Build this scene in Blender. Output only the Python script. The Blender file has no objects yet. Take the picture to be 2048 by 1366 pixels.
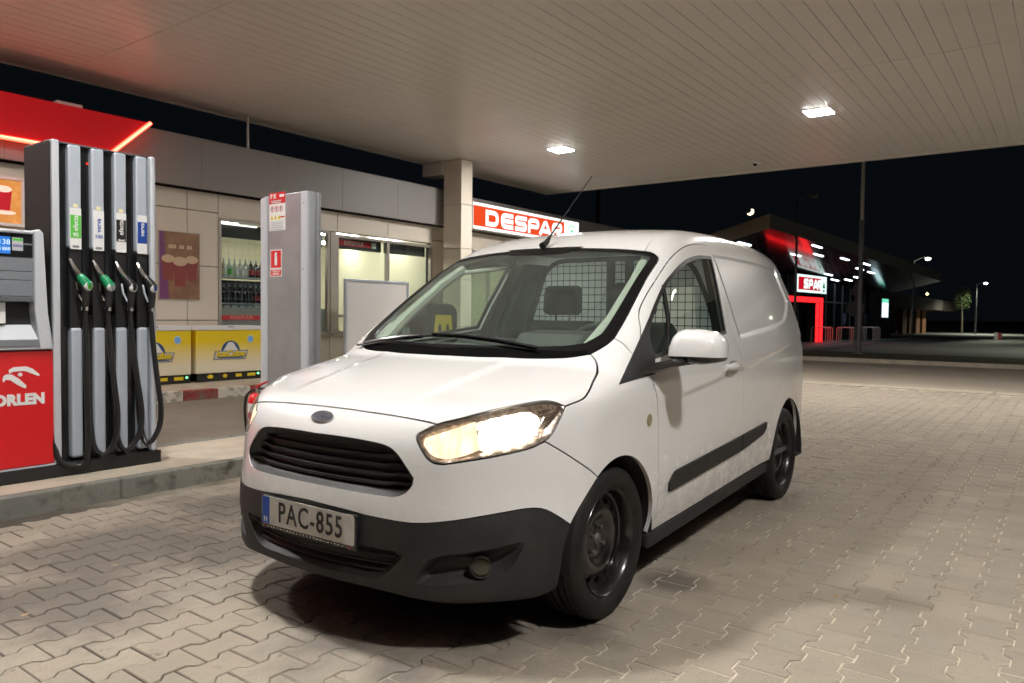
import bpy, bmesh, math, random
import numpy as np
from mathutils import Vector, Matrix
from mathutils.geometry import delaunay_2d_cdt
random.seed(7); RNG = np.random.default_rng(7)
PI = math.pi
SC = bpy.context.scene
COL = SC.collection

# ------------------------------------------------------------------ camera, world, exposure
CAM_H, TILT, ROLL, TH, FPX = 1.213, 0.0345, 0.0110, 0.639, 1503.84
fw = np.array([math.cos(TH), math.sin(TH), 0.0]); rt = np.array([math.sin(TH), -math.cos(TH), 0.0]); upv = np.array([0, 0, 1.0])
cyv = math.cos(TILT)*fw - math.sin(TILT)*upv; czv = math.sin(TILT)*fw + math.cos(TILT)*upv
cr = math.cos(ROLL)*rt + math.sin(ROLL)*czv; cu = -math.sin(ROLL)*rt + math.cos(ROLL)*czv
camd = bpy.data.cameras.new('camera'); cam = bpy.data.objects.new('camera', camd); COL.objects.link(cam)
cam.matrix_world = Matrix(((cr[0], cu[0], -cyv[0], 0), (cr[1], cu[1], -cyv[1], 0), (cr[2], cu[2], -cyv[2], CAM_H), (0, 0, 0, 1)))
camd.sensor_width = 36; camd.lens = FPX/2048*36; camd.clip_start = .05; camd.clip_end = 5000
camd.dof.use_dof = True; camd.dof.focus_distance = 3.3; camd.dof.aperture_fstop = 6.0
SC.camera = cam
W = bpy.data.worlds.new('World'); SC.world = W; W.use_nodes = True
bgn = W.node_tree.nodes['Background']; bgn.inputs[0].default_value = (.36, .50, .66, 1); bgn.inputs[1].default_value = .0062
SC.view_settings.view_transform = 'Standard'; SC.view_settings.look = 'None'; SC.view_settings.exposure = 0.0; SC.view_settings.gamma = 1
SC.render.engine = 'CYCLES'
SC.cycles.use_denoising = True
SC.cycles.max_bounces = 10; SC.cycles.diffuse_bounces = 4; SC.cycles.glossy_bounces = 4; SC.cycles.transparent_max_bounces = 16; SC.cycles.transmission_bounces = 6
SC.cycles.sample_clamp_indirect = 6.0; SC.cycles.caustics_reflective = False; SC.cycles.caustics_refractive = False

# ------------------------------------------------------------------ materials
def mk(name, col, rough=.5, metal=0., coat=0., emit=None, es=0., spec=.5, bump=None, mix=None, mix2=None, mix3=None, world=False):
    """mix=(scale, colour2, lo, hi, detail) noise mix in object space; bump=(scale, strength)"""
    m = bpy.data.materials.new(name); m.use_nodes = True; nt = m.node_tree; b = nt.nodes['Principled BSDF']
    b.inputs['Base Color'].default_value = (*col, 1); b.inputs['Roughness'].default_value = rough; b.inputs['Metallic'].default_value = metal
    b.inputs['Coat Weight'].default_value = coat; b.inputs['Specular IOR Level'].default_value = spec
    b.inputs['Coat Roughness'].default_value = .06
    if emit: b.inputs['Emission Color'].default_value = (*emit, 1); b.inputs['Emission Strength'].default_value = es
    tc = None
    def coord():
        nonlocal tc
        if tc is None: tc = nt.nodes.new('ShaderNodeNewGeometry' if world else 'ShaderNodeTexCoord')
        return tc.outputs['Position' if world else 'Object']
    prev = None
    for mm in (mix, mix2, mix3):
        if not mm: continue
        sc, c2, lo, hi, det = mm
        n = nt.nodes.new('ShaderNodeTexNoise'); n.inputs['Scale'].default_value = sc; n.inputs['Detail'].default_value = det; n.inputs['Roughness'].default_value = .6
        nt.links.new(coord(), n.inputs['Vector'])
        r = nt.nodes.new('ShaderNodeMapRange'); r.inputs[1].default_value = lo; r.inputs[2].default_value = hi
        nt.links.new(n.outputs['Fac'], r.inputs[0])
        x = nt.nodes.new('ShaderNodeMix'); x.data_type = 'RGBA'
        nt.links.new(r.outputs[0], x.inputs[0])
        if prev is None: x.inputs[6].default_value = (*col, 1)
        else: nt.links.new(prev, x.inputs[6])
        x.inputs[7].default_value = (*c2, 1); prev = x.outputs[2]
    if prev is not None: nt.links.new(prev, b.inputs['Base Color'])
    if bump:
        n = nt.nodes.new('ShaderNodeTexNoise'); n.inputs['Scale'].default_value = bump[0]; n.inputs['Detail'].default_value = 4
        nt.links.new(coord(), n.inputs['Vector'])
        bn = nt.nodes.new('ShaderNodeBump'); bn.inputs['Strength'].default_value = bump[1]; bn.inputs['Distance'].default_value = .01
        nt.links.new(n.outputs['Fac'], bn.inputs['Height']); nt.links.new(bn.outputs[0], b.inputs['Normal'])
    return m
def mk_emit(name, col, s):
    m = bpy.data.materials.new(name); m.use_nodes = True; nt = m.node_tree; nt.nodes.clear()
    e = nt.nodes.new('ShaderNodeEmission'); e.inputs[0].default_value = (*col, 1); e.inputs[1].default_value = s
    o = nt.nodes.new('ShaderNodeOutputMaterial'); nt.links.new(e.outputs[0], o.inputs[0]); return m
def mk_glass(name, tint, ior=1.5, rough=.0, dirt_veil=0.):
    m = bpy.data.materials.new(name); m.use_nodes = True; nt = m.node_tree; nt.nodes.clear()
    t = nt.nodes.new('ShaderNodeBsdfTransparent'); t.inputs[0].default_value = (*tint, 1)
    g = nt.nodes.new('ShaderNodeBsdfGlossy'); g.inputs['Roughness'].default_value = rough
    f = nt.nodes.new('ShaderNodeFresnel'); ge = nt.nodes.new('ShaderNodeNewGeometry'); pw = nt.nodes.new('ShaderNodeMapRange'); pw.inputs[3].default_value = ior; pw.inputs[4].default_value = 1/ior; nt.links.new(ge.outputs['Backfacing'], pw.inputs[0]); nt.links.new(pw.outputs[0], f.inputs[0])
    x = nt.nodes.new('ShaderNodeMixShader'); o = nt.nodes.new('ShaderNodeOutputMaterial')
    nt.links.new(f.outputs[0], x.inputs[0]); nt.links.new(t.outputs[0], x.inputs[1]); nt.links.new(g.outputs[0], x.inputs[2])
    last = x.outputs[0]
    if dirt_veil > 0:
        tc = nt.nodes.new('ShaderNodeTexCoord'); n = nt.nodes.new('ShaderNodeTexNoise'); n.inputs['Scale'].default_value = 9; n.inputs['Detail'].default_value = 3
        nt.links.new(tc.outputs['Object'], n.inputs['Vector'])
        r = nt.nodes.new('ShaderNodeMapRange'); r.inputs[1].default_value = .2; r.inputs[2].default_value = .8; r.inputs[3].default_value = dirt_veil*.45; r.inputs[4].default_value = dirt_veil
        nt.links.new(n.outputs['Fac'], r.inputs[0])
        d = nt.nodes.new('ShaderNodeBsdfDiffuse'); d.inputs[0].default_value = (.46, .54, .48, 1)  # pale green veil painted over the glass to lift the view inside
        y = nt.nodes.new('ShaderNodeMixShader'); nt.links.new(r.outputs[0], y.inputs[0]); nt.links.new(last, y.inputs[1]); nt.links.new(d.outputs[0], y.inputs[2]); last = y.outputs[0]
    nt.links.new(last, o.inputs[0]); return m

def paint_white():
    m = mk('van_white_paint', (.80, .80, .79), .28, coat=1.0, spec=.5)
    nt = m.node_tree; b = nt.nodes['Principled BSDF']
    tc = nt.nodes.new('ShaderNodeTexCoord'); sep = nt.nodes.new('ShaderNodeSeparateXYZ'); nt.links.new(tc.outputs['Object'], sep.inputs[0])
    h = nt.nodes.new('ShaderNodeMapRange'); h.inputs[1].default_value = .25; h.inputs[2].default_value = .85; h.inputs[3].default_value = 1; h.inputs[4].default_value = .05
    nt.links.new(sep.outputs[2], h.inputs[0])
    n = nt.nodes.new('ShaderNodeTexNoise'); n.inputs['Scale'].default_value = 16; n.inputs['Detail'].default_value = 9; n.inputs['Roughness'].default_value = .8
    nt.links.new(tc.outputs['Object'], n.inputs['Vector'])
    r = nt.nodes.new('ShaderNodeMapRange'); r.inputs[1].default_value = .40; r.inputs[2].default_value = 1.05
    nt.links.new(n.outputs['Fac'], r.inputs[0])
    mu = nt.nodes.new('ShaderNodeMath'); mu.operation = 'MULTIPLY'; nt.links.new(h.outputs[0], mu.inputs[0]); nt.links.new(r.outputs[0], mu.inputs[1])
    # fine dark specks (dead insects, tar)
    v = nt.nodes.new('ShaderNodeTexNoise'); v.inputs['Scale'].default_value = 160; v.inputs['Detail'].default_value = 2
    nt.links.new(tc.outputs['Object'], v.inputs['Vector'])
    vr = nt.nodes.new('ShaderNodeMapRange'); vr.inputs[1].default_value = .755; vr.inputs[2].default_value = .79; nt.links.new(v.outputs['Fac'], vr.inputs[0])
    x = nt.nodes.new('ShaderNodeMix'); x.data_type = 'RGBA'; x.inputs[6].default_value = (.80, .80, .79, 1); x.inputs[7].default_value = (.71, .69, .65, 1)
    nt.links.new(mu.outputs[0], x.inputs[0])
    x2 = nt.nodes.new('ShaderNodeMix'); x2.data_type = 'RGBA'; x2.inputs[7].default_value = (.12, .09, .07, 1)
    nt.links.new(vr.outputs[0], x2.inputs[0]); nt.links.new(x.outputs[2], x2.inputs[6])
    nt.links.new(x2.outputs[2], b.inputs['Base Color'])
    ra = nt.nodes.new('ShaderNodeMapRange'); ra.inputs[3].default_value = .24; ra.inputs[4].default_value = .5
    nt.links.new(mu.outputs[0], ra.inputs[0]); nt.links.new(ra.outputs[0], b.inputs['Roughness'])
    return m
M = {}
M['paint'] = paint_white()
M['plastic'] = mk('textured_black_plastic', (.017, .0175, .019), .55, spec=.35, bump=(900, .15), mix=(7, (.030, .029, .028), .45, .75, 6))
M['gloss_black'] = mk('gloss_black', (.012, .012, .013), .18, coat=.3)
M['rubber'] = mk('tyre_rubber', (.0075, .007, .0068), .66, spec=.35, mix=(9, (.022, .019, .016), .47, .78, 6))
M['trim'] = mk('black_rubber_trim', (.012, .012, .012), .42)
M['dark'] = mk('underbody_dark', (.012, .012, .012), .8)
M['steel_black'] = mk('black_painted_steel', (.008, .0075, .0075), .28, coat=.4, mix=(14, (.028, .022, .019), .52, .75, 6))
M['rust'] = mk('rusty_hub', (.045, .036, .033), .6, mix=(18, (.12, .105, .10), .4, .7, 5))
M['chrome'] = mk('chrome', (.75, .75, .76), .12, 1.0)
M['brushed'] = mk('brushed_aluminium', (.45, .47, .50), .38, .75, mix=(3, (.40, .42, .45), .4, .6, 3))
M['silver'] = mk('silver_grey_paint', (.46, .51, .58), .42, .25)
M['silver_lt'] = mk('light_silver_paint', (.56, .59, .63), .38, .2)
M['grey_dark'] = mk('dark_grey_panel', (.10, .105, .115), .45)
M['black'] = mk('matt_black', (.013, .013, .013), .5)
M['hose'] = mk('hose_rubber', (.012, .012, .012), .33)
M['red'] = mk('red_enamel', (.62, .012, .016), .35, coat=.2)
M['white'] = mk('white_plastic', (.75, .75, .74), .45)
M['offwhite'] = mk('off_white_laminate', (.62, .61, .57), .5)
M['yellow'] = mk('yellow_print', (.72, .55, .01), .45)
M['green'] = mk('green_plastic', (.01, .25, .10), .35)
M['green_l'] = mk('green_print', (.10, .48, .06), .45)
M['blue'] = mk('blue_print', (.012, .055, .30), .4)
M['blue_eu'] = mk('plate_blue', (.01, .07, .42), .4)
M['blue_l'] = mk('pale_blue_print', (.16, .40, .72), .45)
M['cloth'] = mk('dark_seat_cloth', (.030, .036, .038), .9, bump=(700, .4))
M['dash'] = mk('dashboard_plastic', (.022, .024, .025), .6, bump=(500, .2))
M['liner'] = mk('headliner_grey', (.30, .31, .29), .9)
M['pillar'] = mk('grey_pillar_trim', (.46, .47, .43), .7)
M['plate'] = mk('plate_white', (.62, .60, .56), .4, mix=(12, (.45, .42, .38), .5, .8, 5))
M['ink'] = mk('black_ink', (.008, .008, .008), .5)
M['wsglass'] = mk_glass('windscreen_glass', (.84, .94, .87), 1.5, dirt_veil=.085)
M['sideglass'] = mk_glass('side_window_glass', (.72, .82, .76), 1.5, dirt_veil=.03)
M['clear'] = mk_glass('clear_lens', (.93, .92, .90), 1.35)
M['shopglass'] = mk_glass('shop_window_glass', (.90, .94, .93), 1.45)
def lit_reflector(name, col, lo, hi, sc):
    m = mk_emit(name, col, 1); nt = m.node_tree; tc = nt.nodes.new('ShaderNodeTexCoord'); n = nt.nodes.new('ShaderNodeTexVoronoi'); n.inputs['Scale'].default_value = sc
    mp = nt.nodes.new('ShaderNodeMapping'); mp.inputs['Scale'].default_value = (1, 2.2, .45); nt.links.new(tc.outputs['Object'], mp.inputs[0]); nt.links.new(mp.outputs[0], n.inputs['Vector'])
    r = nt.nodes.new('ShaderNodeMapRange'); r.inputs[2].default_value = .7; r.inputs[3].default_value = hi; r.inputs[4].default_value = lo; nt.links.new(n.outputs['Distance'], r.inputs[0]); nt.links.new(r.outputs[0], nt.nodes['Emission'].inputs[1]); return m
M['headlight'] = lit_reflector('headlight_beam', (1.0, .86, .68), 6, 16, 40)
M['headlight2'] = lit_reflector('headlight_side_beam', (1.0, .76, .50), 1.5, 2.6, 20)
M['amber'] = mk('dark_amber_fog_lens', (.034, .03, .018), .2, coat=.5)
M['indicator'] = mk('clear_side_indicator', (.28, .24, .13), .2, coat=.5)
M['lamp'] = mk_emit('canopy_led_panel', (1.0, .968, .925), 490)
M['lamp_bright'] = mk_emit('canopy_led_panel_bright', (1.0, .968, .925), 600)  # same lamp, only set stronger to brighten the van door side
M['lamp_dim'] = mk_emit('canopy_led_panel_dim', (1.0, .968, .925), 450)
M['lampcase'] = mk('lamp_case_white', (.7, .7, .68), .5)
M['ceiling'] = mk('canopy_soffit_white', (.82, .79, .76), .32, spec=.6, mix=(.6, (.77, .74, .71), .35, .7, 3))
M['clad'] = mk('beige_cladding_panel', (.66, .595, .505), .5, mix=(1.2, (.61, .55, .46), .35, .7, 4))
M['fascia'] = mk('grey_fascia_panel', (.235, .22, .212), .5)
M['concrete'] = mk('kerb_concrete', (.40, .35, .28), .85, mix=(4, (.52, .45, .355), .4, .7, 6), bump=(60, .25))
M['kerb'] = mk('stained_kerb', (.20, .195, .165), .85, mix=(9, (.06, .055, .045), .48, .68, 7), mix2=(2.2, (.16, .165, .15), .5, .7, 4), bump=(70, .3))
M['neon'] = mk_emit('red_neon_tube', (1.0, .06, .03), 9)
M['neon_core'] = mk_emit('red_neon_core', (1.0, .30, .16), 5)
M['redlit'] = mk('backlit_red_panel', (.32, .003, .006), .45, emit=(1.0, .0, .012), es=.20)
M['portal'] = mk_emit('red_led_portal', (1.0, .012, .015), 3.0)

# ------------------------------------------------------------------ mesh helpers
class MB:
    def __init__(s): s.v = []; s.f = []; s.mi = []; s.cur = 0
    def add(s, v, f):
        o = len(s.v); s.v += [tuple(p) for p in v]; s.f += [tuple(i+o for i in q) for q in f]; s.mi += [s.cur]*len(f)
    def box(s, a, b):
        x0, y0, z0 = a; x1, y1, z1 = b
        s.add([(x0,y0,z0),(x1,y0,z0),(x1,y1,z0),(x0,y1,z0),(x0,y0,z1),(x1,y0,z1),(x1,y1,z1),(x0,y1,z1)],
              [(0,3,2,1),(4,5,6,7),(0,1,5,4),(1,2,6,5),(2,3,7,6),(3,0,4,7)]); return s
    def prism(s, pts, O, X, Y, N, d0, d1):
        """outline pts (2-D) in the frame O,X,Y extruded along N from d0 to d1"""
        O = np.array(O, float); X = np.array(X, float); Y = np.array(Y, float); N = np.array(N, float); n = len(pts)
        ar = sum(pts[i][0]*pts[(i+1) % n][1]-pts[(i+1) % n][0]*pts[i][1] for i in range(n))
        if (ar < 0) != (np.dot(np.cross(X, Y), N)*(d1-d0) < 0): pts = list(pts)[::-1]
        a = [O+X*p[0]+Y*p[1]+N*d0 for p in pts]; b = [O+X*p[0]+Y*p[1]+N*d1 for p in pts]
        s.add(a+b, [tuple(range(n))[::-1], tuple(range(n, 2*n))]+[(i, (i+1) % n, n+(i+1) % n, n+i) for i in range(n)]); return s
    def tube(s, path, r, n=8, cap=True):
        P = [np.array(p, float) for p in path]; k = len(P); rings = []; up = None
        rr = r if hasattr(r, '__len__') else [r]*k
        for i in range(k):
            t = P[min(i+1, k-1)]-P[max(i-1, 0)]; t = t/max(np.linalg.norm(t), 1e-9)
            if up is None:
                up = np.array([0, 0, 1.]) if abs(t[2]) < .9 else np.array([1., 0, 0])
            a = np.cross(t, up); a /= max(np.linalg.norm(a), 1e-9); up = np.cross(a, t)
            rings.append([P[i]+rr[i]*(math.cos(2*PI*j/n)*a+math.sin(2*PI*j/n)*up) for j in range(n)])
        v = [p for q in rings for p in q]; f = []
        for i in range(k-1):
            for j in range(n): f.append((i*n+j, i*n+(j+1) % n, (i+1)*n+(j+1) % n, (i+1)*n+j))
        if cap: f += [tuple(range(n))[::-1], tuple((k-1)*n+j for j in range(n))]
        s.add(v, f); return s
    def cyl(s, a, b, r, n=16, r2=None): return s.tube([a, b], [r, r if r2 is None else r2], n)
    def lathe(s, prof, O, A, n=48, X=None, a0=0, a1=2*PI):
        """prof: (r, h) along axis A from O"""
        A = np.array(A, float); A /= np.linalg.norm(A); O = np.array(O, float)
        if X is None: X = np.array([0, 0, 1.]) if abs(A[2]) < .9 else np.array([1., 0, 0])
        X = np.array(X, float); X = X-A*np.dot(A, X); X /= np.linalg.norm(X); Y = np.cross(A, X)
        full = abs(a1-a0-2*PI) < 1e-6; m = n if full else n+1; v = []; f = []
        idx = []
        for r, h in prof:
            if abs(r) < 1e-9: idx.append([len(v)]*m); v.append(O+A*h); continue
            idx.append(list(range(len(v), len(v)+m)))
            for j in range(m):
                t = a0+(a1-a0)*j/n; v.append(O+A*h+r*(math.cos(t)*X+math.sin(t)*Y))
        for i in range(len(prof)-1):
            for j in range(n):
                j2 = (j+1) % m; q = [idx[i][j], idx[i][j2], idx[i+1][j2], idx[i+1][j]]
                q = [x for k, x in enumerate(q) if x not in q[:k]]
                if len(q) > 2: f.append(tuple(q))
        s.add(v, f); return s
    def build(s, name, mat, parent=None, smooth=False, bevel=0, seg=2, loc=None, sharp=35):
        me = bpy.data.meshes.new(name); me.from_pydata(s.v, [], s.f)
        for m in (mat if isinstance(mat, (list, tuple)) else [mat]): me.materials.append(m)
        if isinstance(mat, (list, tuple)): me.polygons.foreach_set('material_index', s.mi)
        me.update()
        o = bpy.data.objects.new(name, me); COL.objects.link(o)
        if parent is not None: o.parent = parent
        if loc is not None: o.location = loc
        if smooth:
            me.polygons.foreach_set('use_smooth', [True]*len(me.polygons))
            if sharp: me.set_sharp_from_angle(angle=math.radians(sharp))
        if bevel:
            b = o.modifiers.new('bevel', 'BEVEL'); b.width = bevel; b.segments = seg; b.limit_method = 'ANGLE'; b.angle_limit = math.radians(40)
        return o
def box(name, a, b, mat, parent=None, bevel=0, seg=2): return MB().box(a, b).build(name, mat, parent, bevel=bevel, seg=seg)
def tag(o, label=None, cat=None, group=None, kind=None):
    if label: o['label'] = label
    if cat: o['category'] = cat
    if group: o['group'] = group
    if kind: o['kind'] = kind
    return o
def thing(name, label, cat, loc=(0, 0, 0), rz=0, group=None):
    o = bpy.data.objects.new(name, None); COL.objects.link(o); o.location = loc; o.rotation_euler = (0, 0, rz); o.empty_display_size = .2
    return tag(o, label, cat, group)
def copy_tree(o, parent=None):
    c = o.copy(); COL.objects.link(c); c.parent = parent
    for ch in list(o.children): copy_tree(ch, c)
    return c
def rrect(w, h, r, n=5, cx=0, cy=0):
    p = []
    for (sx, sy, a) in ((1, 1, 0), (-1, 1, 90), (-1, -1, 180), (1, -1, 270)):
        for i in range(n+1):
            t = math.radians(a+90*i/n); p.append((cx+sx*(w/2-r)+r*math.cos(t), cy+sy*(h/2-r)+r*math.sin(t)))
    return p
def ellipse(a, b, n=28, cx=0, cy=0): return [(cx+a*math.cos(2*PI*i/n), cy+b*math.sin(2*PI*i/n)) for i in range(n)]
def flat(name, pts, O, X, Y, mat, parent, d=.0015, lift=.0005):
    """thin print or sticker lying on a face: outline pts in frame O,X,Y; normal = X x Y"""
    N = np.cross(np.array(X, float), np.array(Y, float))
    return MB().prism(pts, O, X, Y, N, lift, lift+d).build(name, mat, parent)
def text(name, s, size, mat, parent, O, X, Y, depth=.0012, bold=0., shear=0., lift=.002, align='CENTER', sx=1.0, space=1.0):
    cu_ = bpy.data.curves.new(name, 'FONT'); cu_.body = s; cu_.size = size; cu_.extrude = depth; cu_.offset = bold; cu_.shear = shear
    cu_.align_x = align; cu_.align_y = 'CENTER'; cu_.resolution_u = 3; cu_.space_character = space
    t = bpy.data.objects.new('tmp', cu_); me = bpy.data.meshes.new_from_object(t)
    bpy.data.objects.remove(t); bpy.data.curves.remove(cu_)
    X = np.array(X, float); Y = np.array(Y, float); N = np.cross(X, Y); O = np.array(O, float)+N*lift
    me.transform(Matrix(((X[0]*sx, Y[0], N[0], O[0]), (X[1]*sx, Y[1], N[1], O[1]), (X[2]*sx, Y[2], N[2], O[2]), (0, 0, 0, 1))))
    me.materials.clear(); me.materials.append(mat); me.name = name
    o = bpy.data.objects.new(name, me); COL.objects.link(o)
    if parent is not None: o.parent = parent
    return o
def ribbon(mb, path, w, O, X, Y, N, d0, d1, closed=False):
    """stroke of constant width along a 2-D path, extruded"""
    Q = [np.array(p, float) for p in path]; P = [Q[0]]
    for p in Q[1:]:
        if np.linalg.norm(p-P[-1]) > 1e-5: P.append(p)
    if closed and np.linalg.norm(P[0]-P[-1]) < 1e-5: P.pop()
    n = len(P); L = []; R = []
    for i in range(n):
        a = P[(i-1) % n] if closed or i > 0 else None; b = P[(i+1) % n] if closed or i < n-1 else None
        t1 = (P[i]-a) if a is not None else (b-P[i]); t2 = (b-P[i]) if b is not None else (P[i]-a)
        t1 = t1/np.linalg.norm(t1); t2 = t2/np.linalg.norm(t2); n1 = np.array([-t1[1], t1[0]]); n2 = np.array([-t2[1], t2[0]])
        m = n1+n2; m /= np.linalg.norm(m); k = 1/max(.4, np.dot(m, n1)); L.append(P[i]+m*k*w/2); R.append(P[i]-m*k*w/2)
    O = np.array(O, float); X = np.array(X, float); Y = np.array(Y, float); N = np.array(N, float)
    v = []
    for d in (d0, d1):
        for q in (L, R): v += [O+X*p[0]+Y*p[1]+N*d for p in q]
    f = []
    for i in range(n if closed else n-1):
        j = (i+1) % n
        f += [(2*n+i, 3*n+i, 3*n+j, 2*n+j), (i, j, n+j, n+i), (i, 2*n+i, 2*n+j, j), (n+i, n+j, 3*n+j, 3*n+i)]
    if not closed: f += [(0, n, 3*n, 2*n), (n-1, 3*n-1, 4*n-1, 2*n-1)]
    mb.add(v, f)
def rpath(pts, r, n=4, closed=False):
    """round the corners of a polyline"""
    P = [np.array(p, float) for p in pts]; out = []; k = len(P)
    for i in range(k):
        if not closed and i in (0, k-1): out.append(P[i]); continue
        a = P[(i-1) % k]; b = P[(i+1) % k]; da = a-P[i]; db = b-P[i]; la = np.linalg.norm(da); lb = np.linalg.norm(db); rr = min(r, la/2, lb/2)
        s = P[i]+da/la*rr; e = P[i]+db/lb*rr
        for j in range(n+1):
            t = j/n; out.append((1-t)**2*s+2*t*(1-t)*P[i]+t*t*e)
    return out
def inpoly(P, poly):
    x = P[:, 0]; y = P[:, 1]; c = np.zeros(len(P), bool); n = len(poly); q = np.asarray(poly)
    for i in range(n):
        x0, y0 = q[i]; x1, y1 = q[i-1]
        if y0 == y1: continue
        k = ((y0 > y) != (y1 > y)) & (x < (x1-x0)*(y-y0)/(y1-y0)+x0); c ^= k
    return c
def polydist(P, poly):
    d = np.full(len(P), 1e9); q = np.asarray(poly)
    for i in range(len(q)):
        a = q[i-1]; b = q[i]; ab = b-a; l = ab@ab
        if l < 1e-14: continue
        t = np.clip(((P-a)@ab)/l, 0, 1); d = np.minimum(d, np.linalg.norm(P-a-t[:, None]*ab, axis=1))
    return d
def cdt(outer, holes, inner):
    """triangulate outline + holes with interior points; returns verts (outer, holes.., inner) and triangles"""
    vs = [Vector((float(p[0]), float(p[1]))) for p in outer]; ed = [(i, (i+1) % len(outer)) for i in range(len(outer))]
    for h in holes:
        o = len(vs); vs += [Vector((float(p[0]), float(p[1]))) for p in h]; ed += [(o+i, o+(i+1) % len(h)) for i in range(len(h))]
    vs += [Vector((float(p[0]), float(p[1]))) for p in inner]
    r = delaunay_2d_cdt(vs, ed, [], 0, 1e-6)
    V = np.array([(p.x, p.y) for p in r[0]]); T = np.array([t for t in r[2] if len(t) == 3])
    c = V[T].mean(1); k = inpoly(c, outer)
    for h in holes: k &= ~inpoly(c, h)
    return V, T[k], r[3]
def smax(a,b,k):
    h=np.maximum(k-np.abs(a-b),0.0)/k
    return np.maximum(a,b)+h*h*k*0.25
def smin(a,b,k): return -smax(-a,-b,k)
def sst(x,a,b):
    t=np.clip((x-a)/(b-a),0,1); return t*t*(3-2*t)
class Sp:   # natural-ish C1 cubic (finite-difference tangents)
    def __init__(s,pts):
        p=np.array(sorted(pts),float); s.x=p[:,0]; s.y=p[:,1]
        d=np.diff(s.y)/np.diff(s.x); m=np.zeros(len(p)); m[0]=d[0]; m[-1]=d[-1]
        hl=np.diff(s.x); m[1:-1]=(d[:-1]*hl[1:]+d[1:]*hl[:-1])/(hl[1:]+hl[:-1]); s.m=m
    def __call__(s,x):
        x=np.asarray(x,float); i=np.clip(np.searchsorted(s.x,x)-1,0,len(s.x)-2)
        h=s.x[i+1]-s.x[i]; t=(x-s.x[i])/h
        ext=s.y[i]+0*t
        tc=np.clip(t,0,1); t2=tc*tc; t3=t2*tc
        r=(2*t3-3*t2+1)*s.y[i]+(t3-2*t2+tc)*h*s.m[i]+(-2*t3+3*t2)*s.y[i+1]+(t3-t2)*h*s.m[i+1]
        r=r+np.where(t<0,t*h*s.m[i],0)+np.where(t>1,(t-1)*h*s.m[i+1],0)
        return r
HOOD=Sp([(.86,.775),(.78,.835),(.70,.872),(.6,.905),(.4,.958),(.2,1.003),(.05,1.035),(-.15,1.075),(-.4,1.12)])
ROOF=Sp([(0,1.30),(-.5,1.50),(-.8,1.607),(-1.0,1.672),(-1.3,1.727),(-1.7,1.752),(-2.2,1.752),(-2.8,1.735),(-3.2,1.69),(-3.4,1.65)])
SIDE=Sp([(.1,.78),(.2,.815),(.3,.842),(.45,.862),(.6,.868),(.75,.872),(.9,.876),(1.0,.872),(1.1,.852),(1.25,.808),(1.4,.756),(1.55,.698),(1.7,.625),(1.85,.55)])
FRONT=Sp([(.1,.74),(.18,.80),(.22,.822),(.3,.832),(.42,.838),(.52,.835),(.6,.826),(.7,.815),(.8,.795),(.88,.77),(1.0,.72)])
REAR=Sp([(.2,-3.22),(.5,-3.27),(.8,-3.265),(1.0,-3.25),(1.4,-3.19),(1.7,-3.12)])
CREASE=Sp([(.5,.80),(-.3,.845),(-1.0,.90),(-1.6,.965),(-2.4,1.045),(-3.2,1.115)])
CARGB=Sp([(-1.4,1.088),(-1.86,1.121),(-2.18,1.147),(-2.63,1.225),(-2.85,1.33)])
def width(u,w):
    V=SIDE(w)
    V=V-.055*sst(u,.05,.9)**1.5
    V=V-.075*sst(-u,2.0,3.4)**1.4
    c=CREASE(u); d=c-w    # below crease positive
    V=V-.009*sst(d,0.0,.035)*(1-sst(d,.05,.34))*sst(-u,.15,.9)
    d2=np.maximum(np.maximum(w-(1.585+.012*(u+2.0)-.02*(u+2.2)**2),(CARGB(u)-w)),np.maximum((-2.83-.25*(w-1.48)**2*4)-u,u+1.45))
    V=V-.010*sst(-d2,.0,.028)*sst(-u,1.46,1.52)
    for uc in (0.,-2.489):
        r=np.sqrt((u-uc)**2+(w-.305)**2)
        V=V+.005*(1-sst(r,.36,.52))*sst(w,.2,.4)
    return V
def sdf(P,parts=False):
    u,v,w=P[...,0],np.abs(P[...,1]),P[...,2]
    fs=v-width(u,w)
    ff=u-(FRONT(w)-.30*v*v-(1.5-.45*(1-sst(w,.4,.6)))*np.maximum(v-.45,0)**2)
    hood=(w-(HOOD(u)-.008*sst(v,.36-.08*u,.41-.08*u)*sst(-u,-.68,-.45)-.07*v*v-.15*np.maximum(v-.5,0)**2))*.92
    fr=(REAR(w)+.20*v*v)-u
    cv=.34
    ws=((u+cv*v*v)-(.085-(w-1.045)*1.50+.06*(w-1.045)*(1.58-w)*4))*.55
    roof=w-(ROOF(u)-.085*v*v)
    low=smax(hood,ff,.10); low=smax(low,fs,.11); 
    up=smax(ws,roof,.10); up=smax(up,fs,.12); up=np.maximum(up,.93-w)
    b=smin(low,up,.015)
    b=smax(b,fr,.14)
    b=smax(b,.20-w,.04)
    return b
def grad(P,e=2e-3):
    g=np.zeros_like(P)
    for k in range(3):
        d=np.zeros(3); d[k]=e; g[...,k]=sdf(P+d)-sdf(P-d)
    return g/np.maximum(np.linalg.norm(g,axis=-1,keepdims=True),1e-9)

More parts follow.
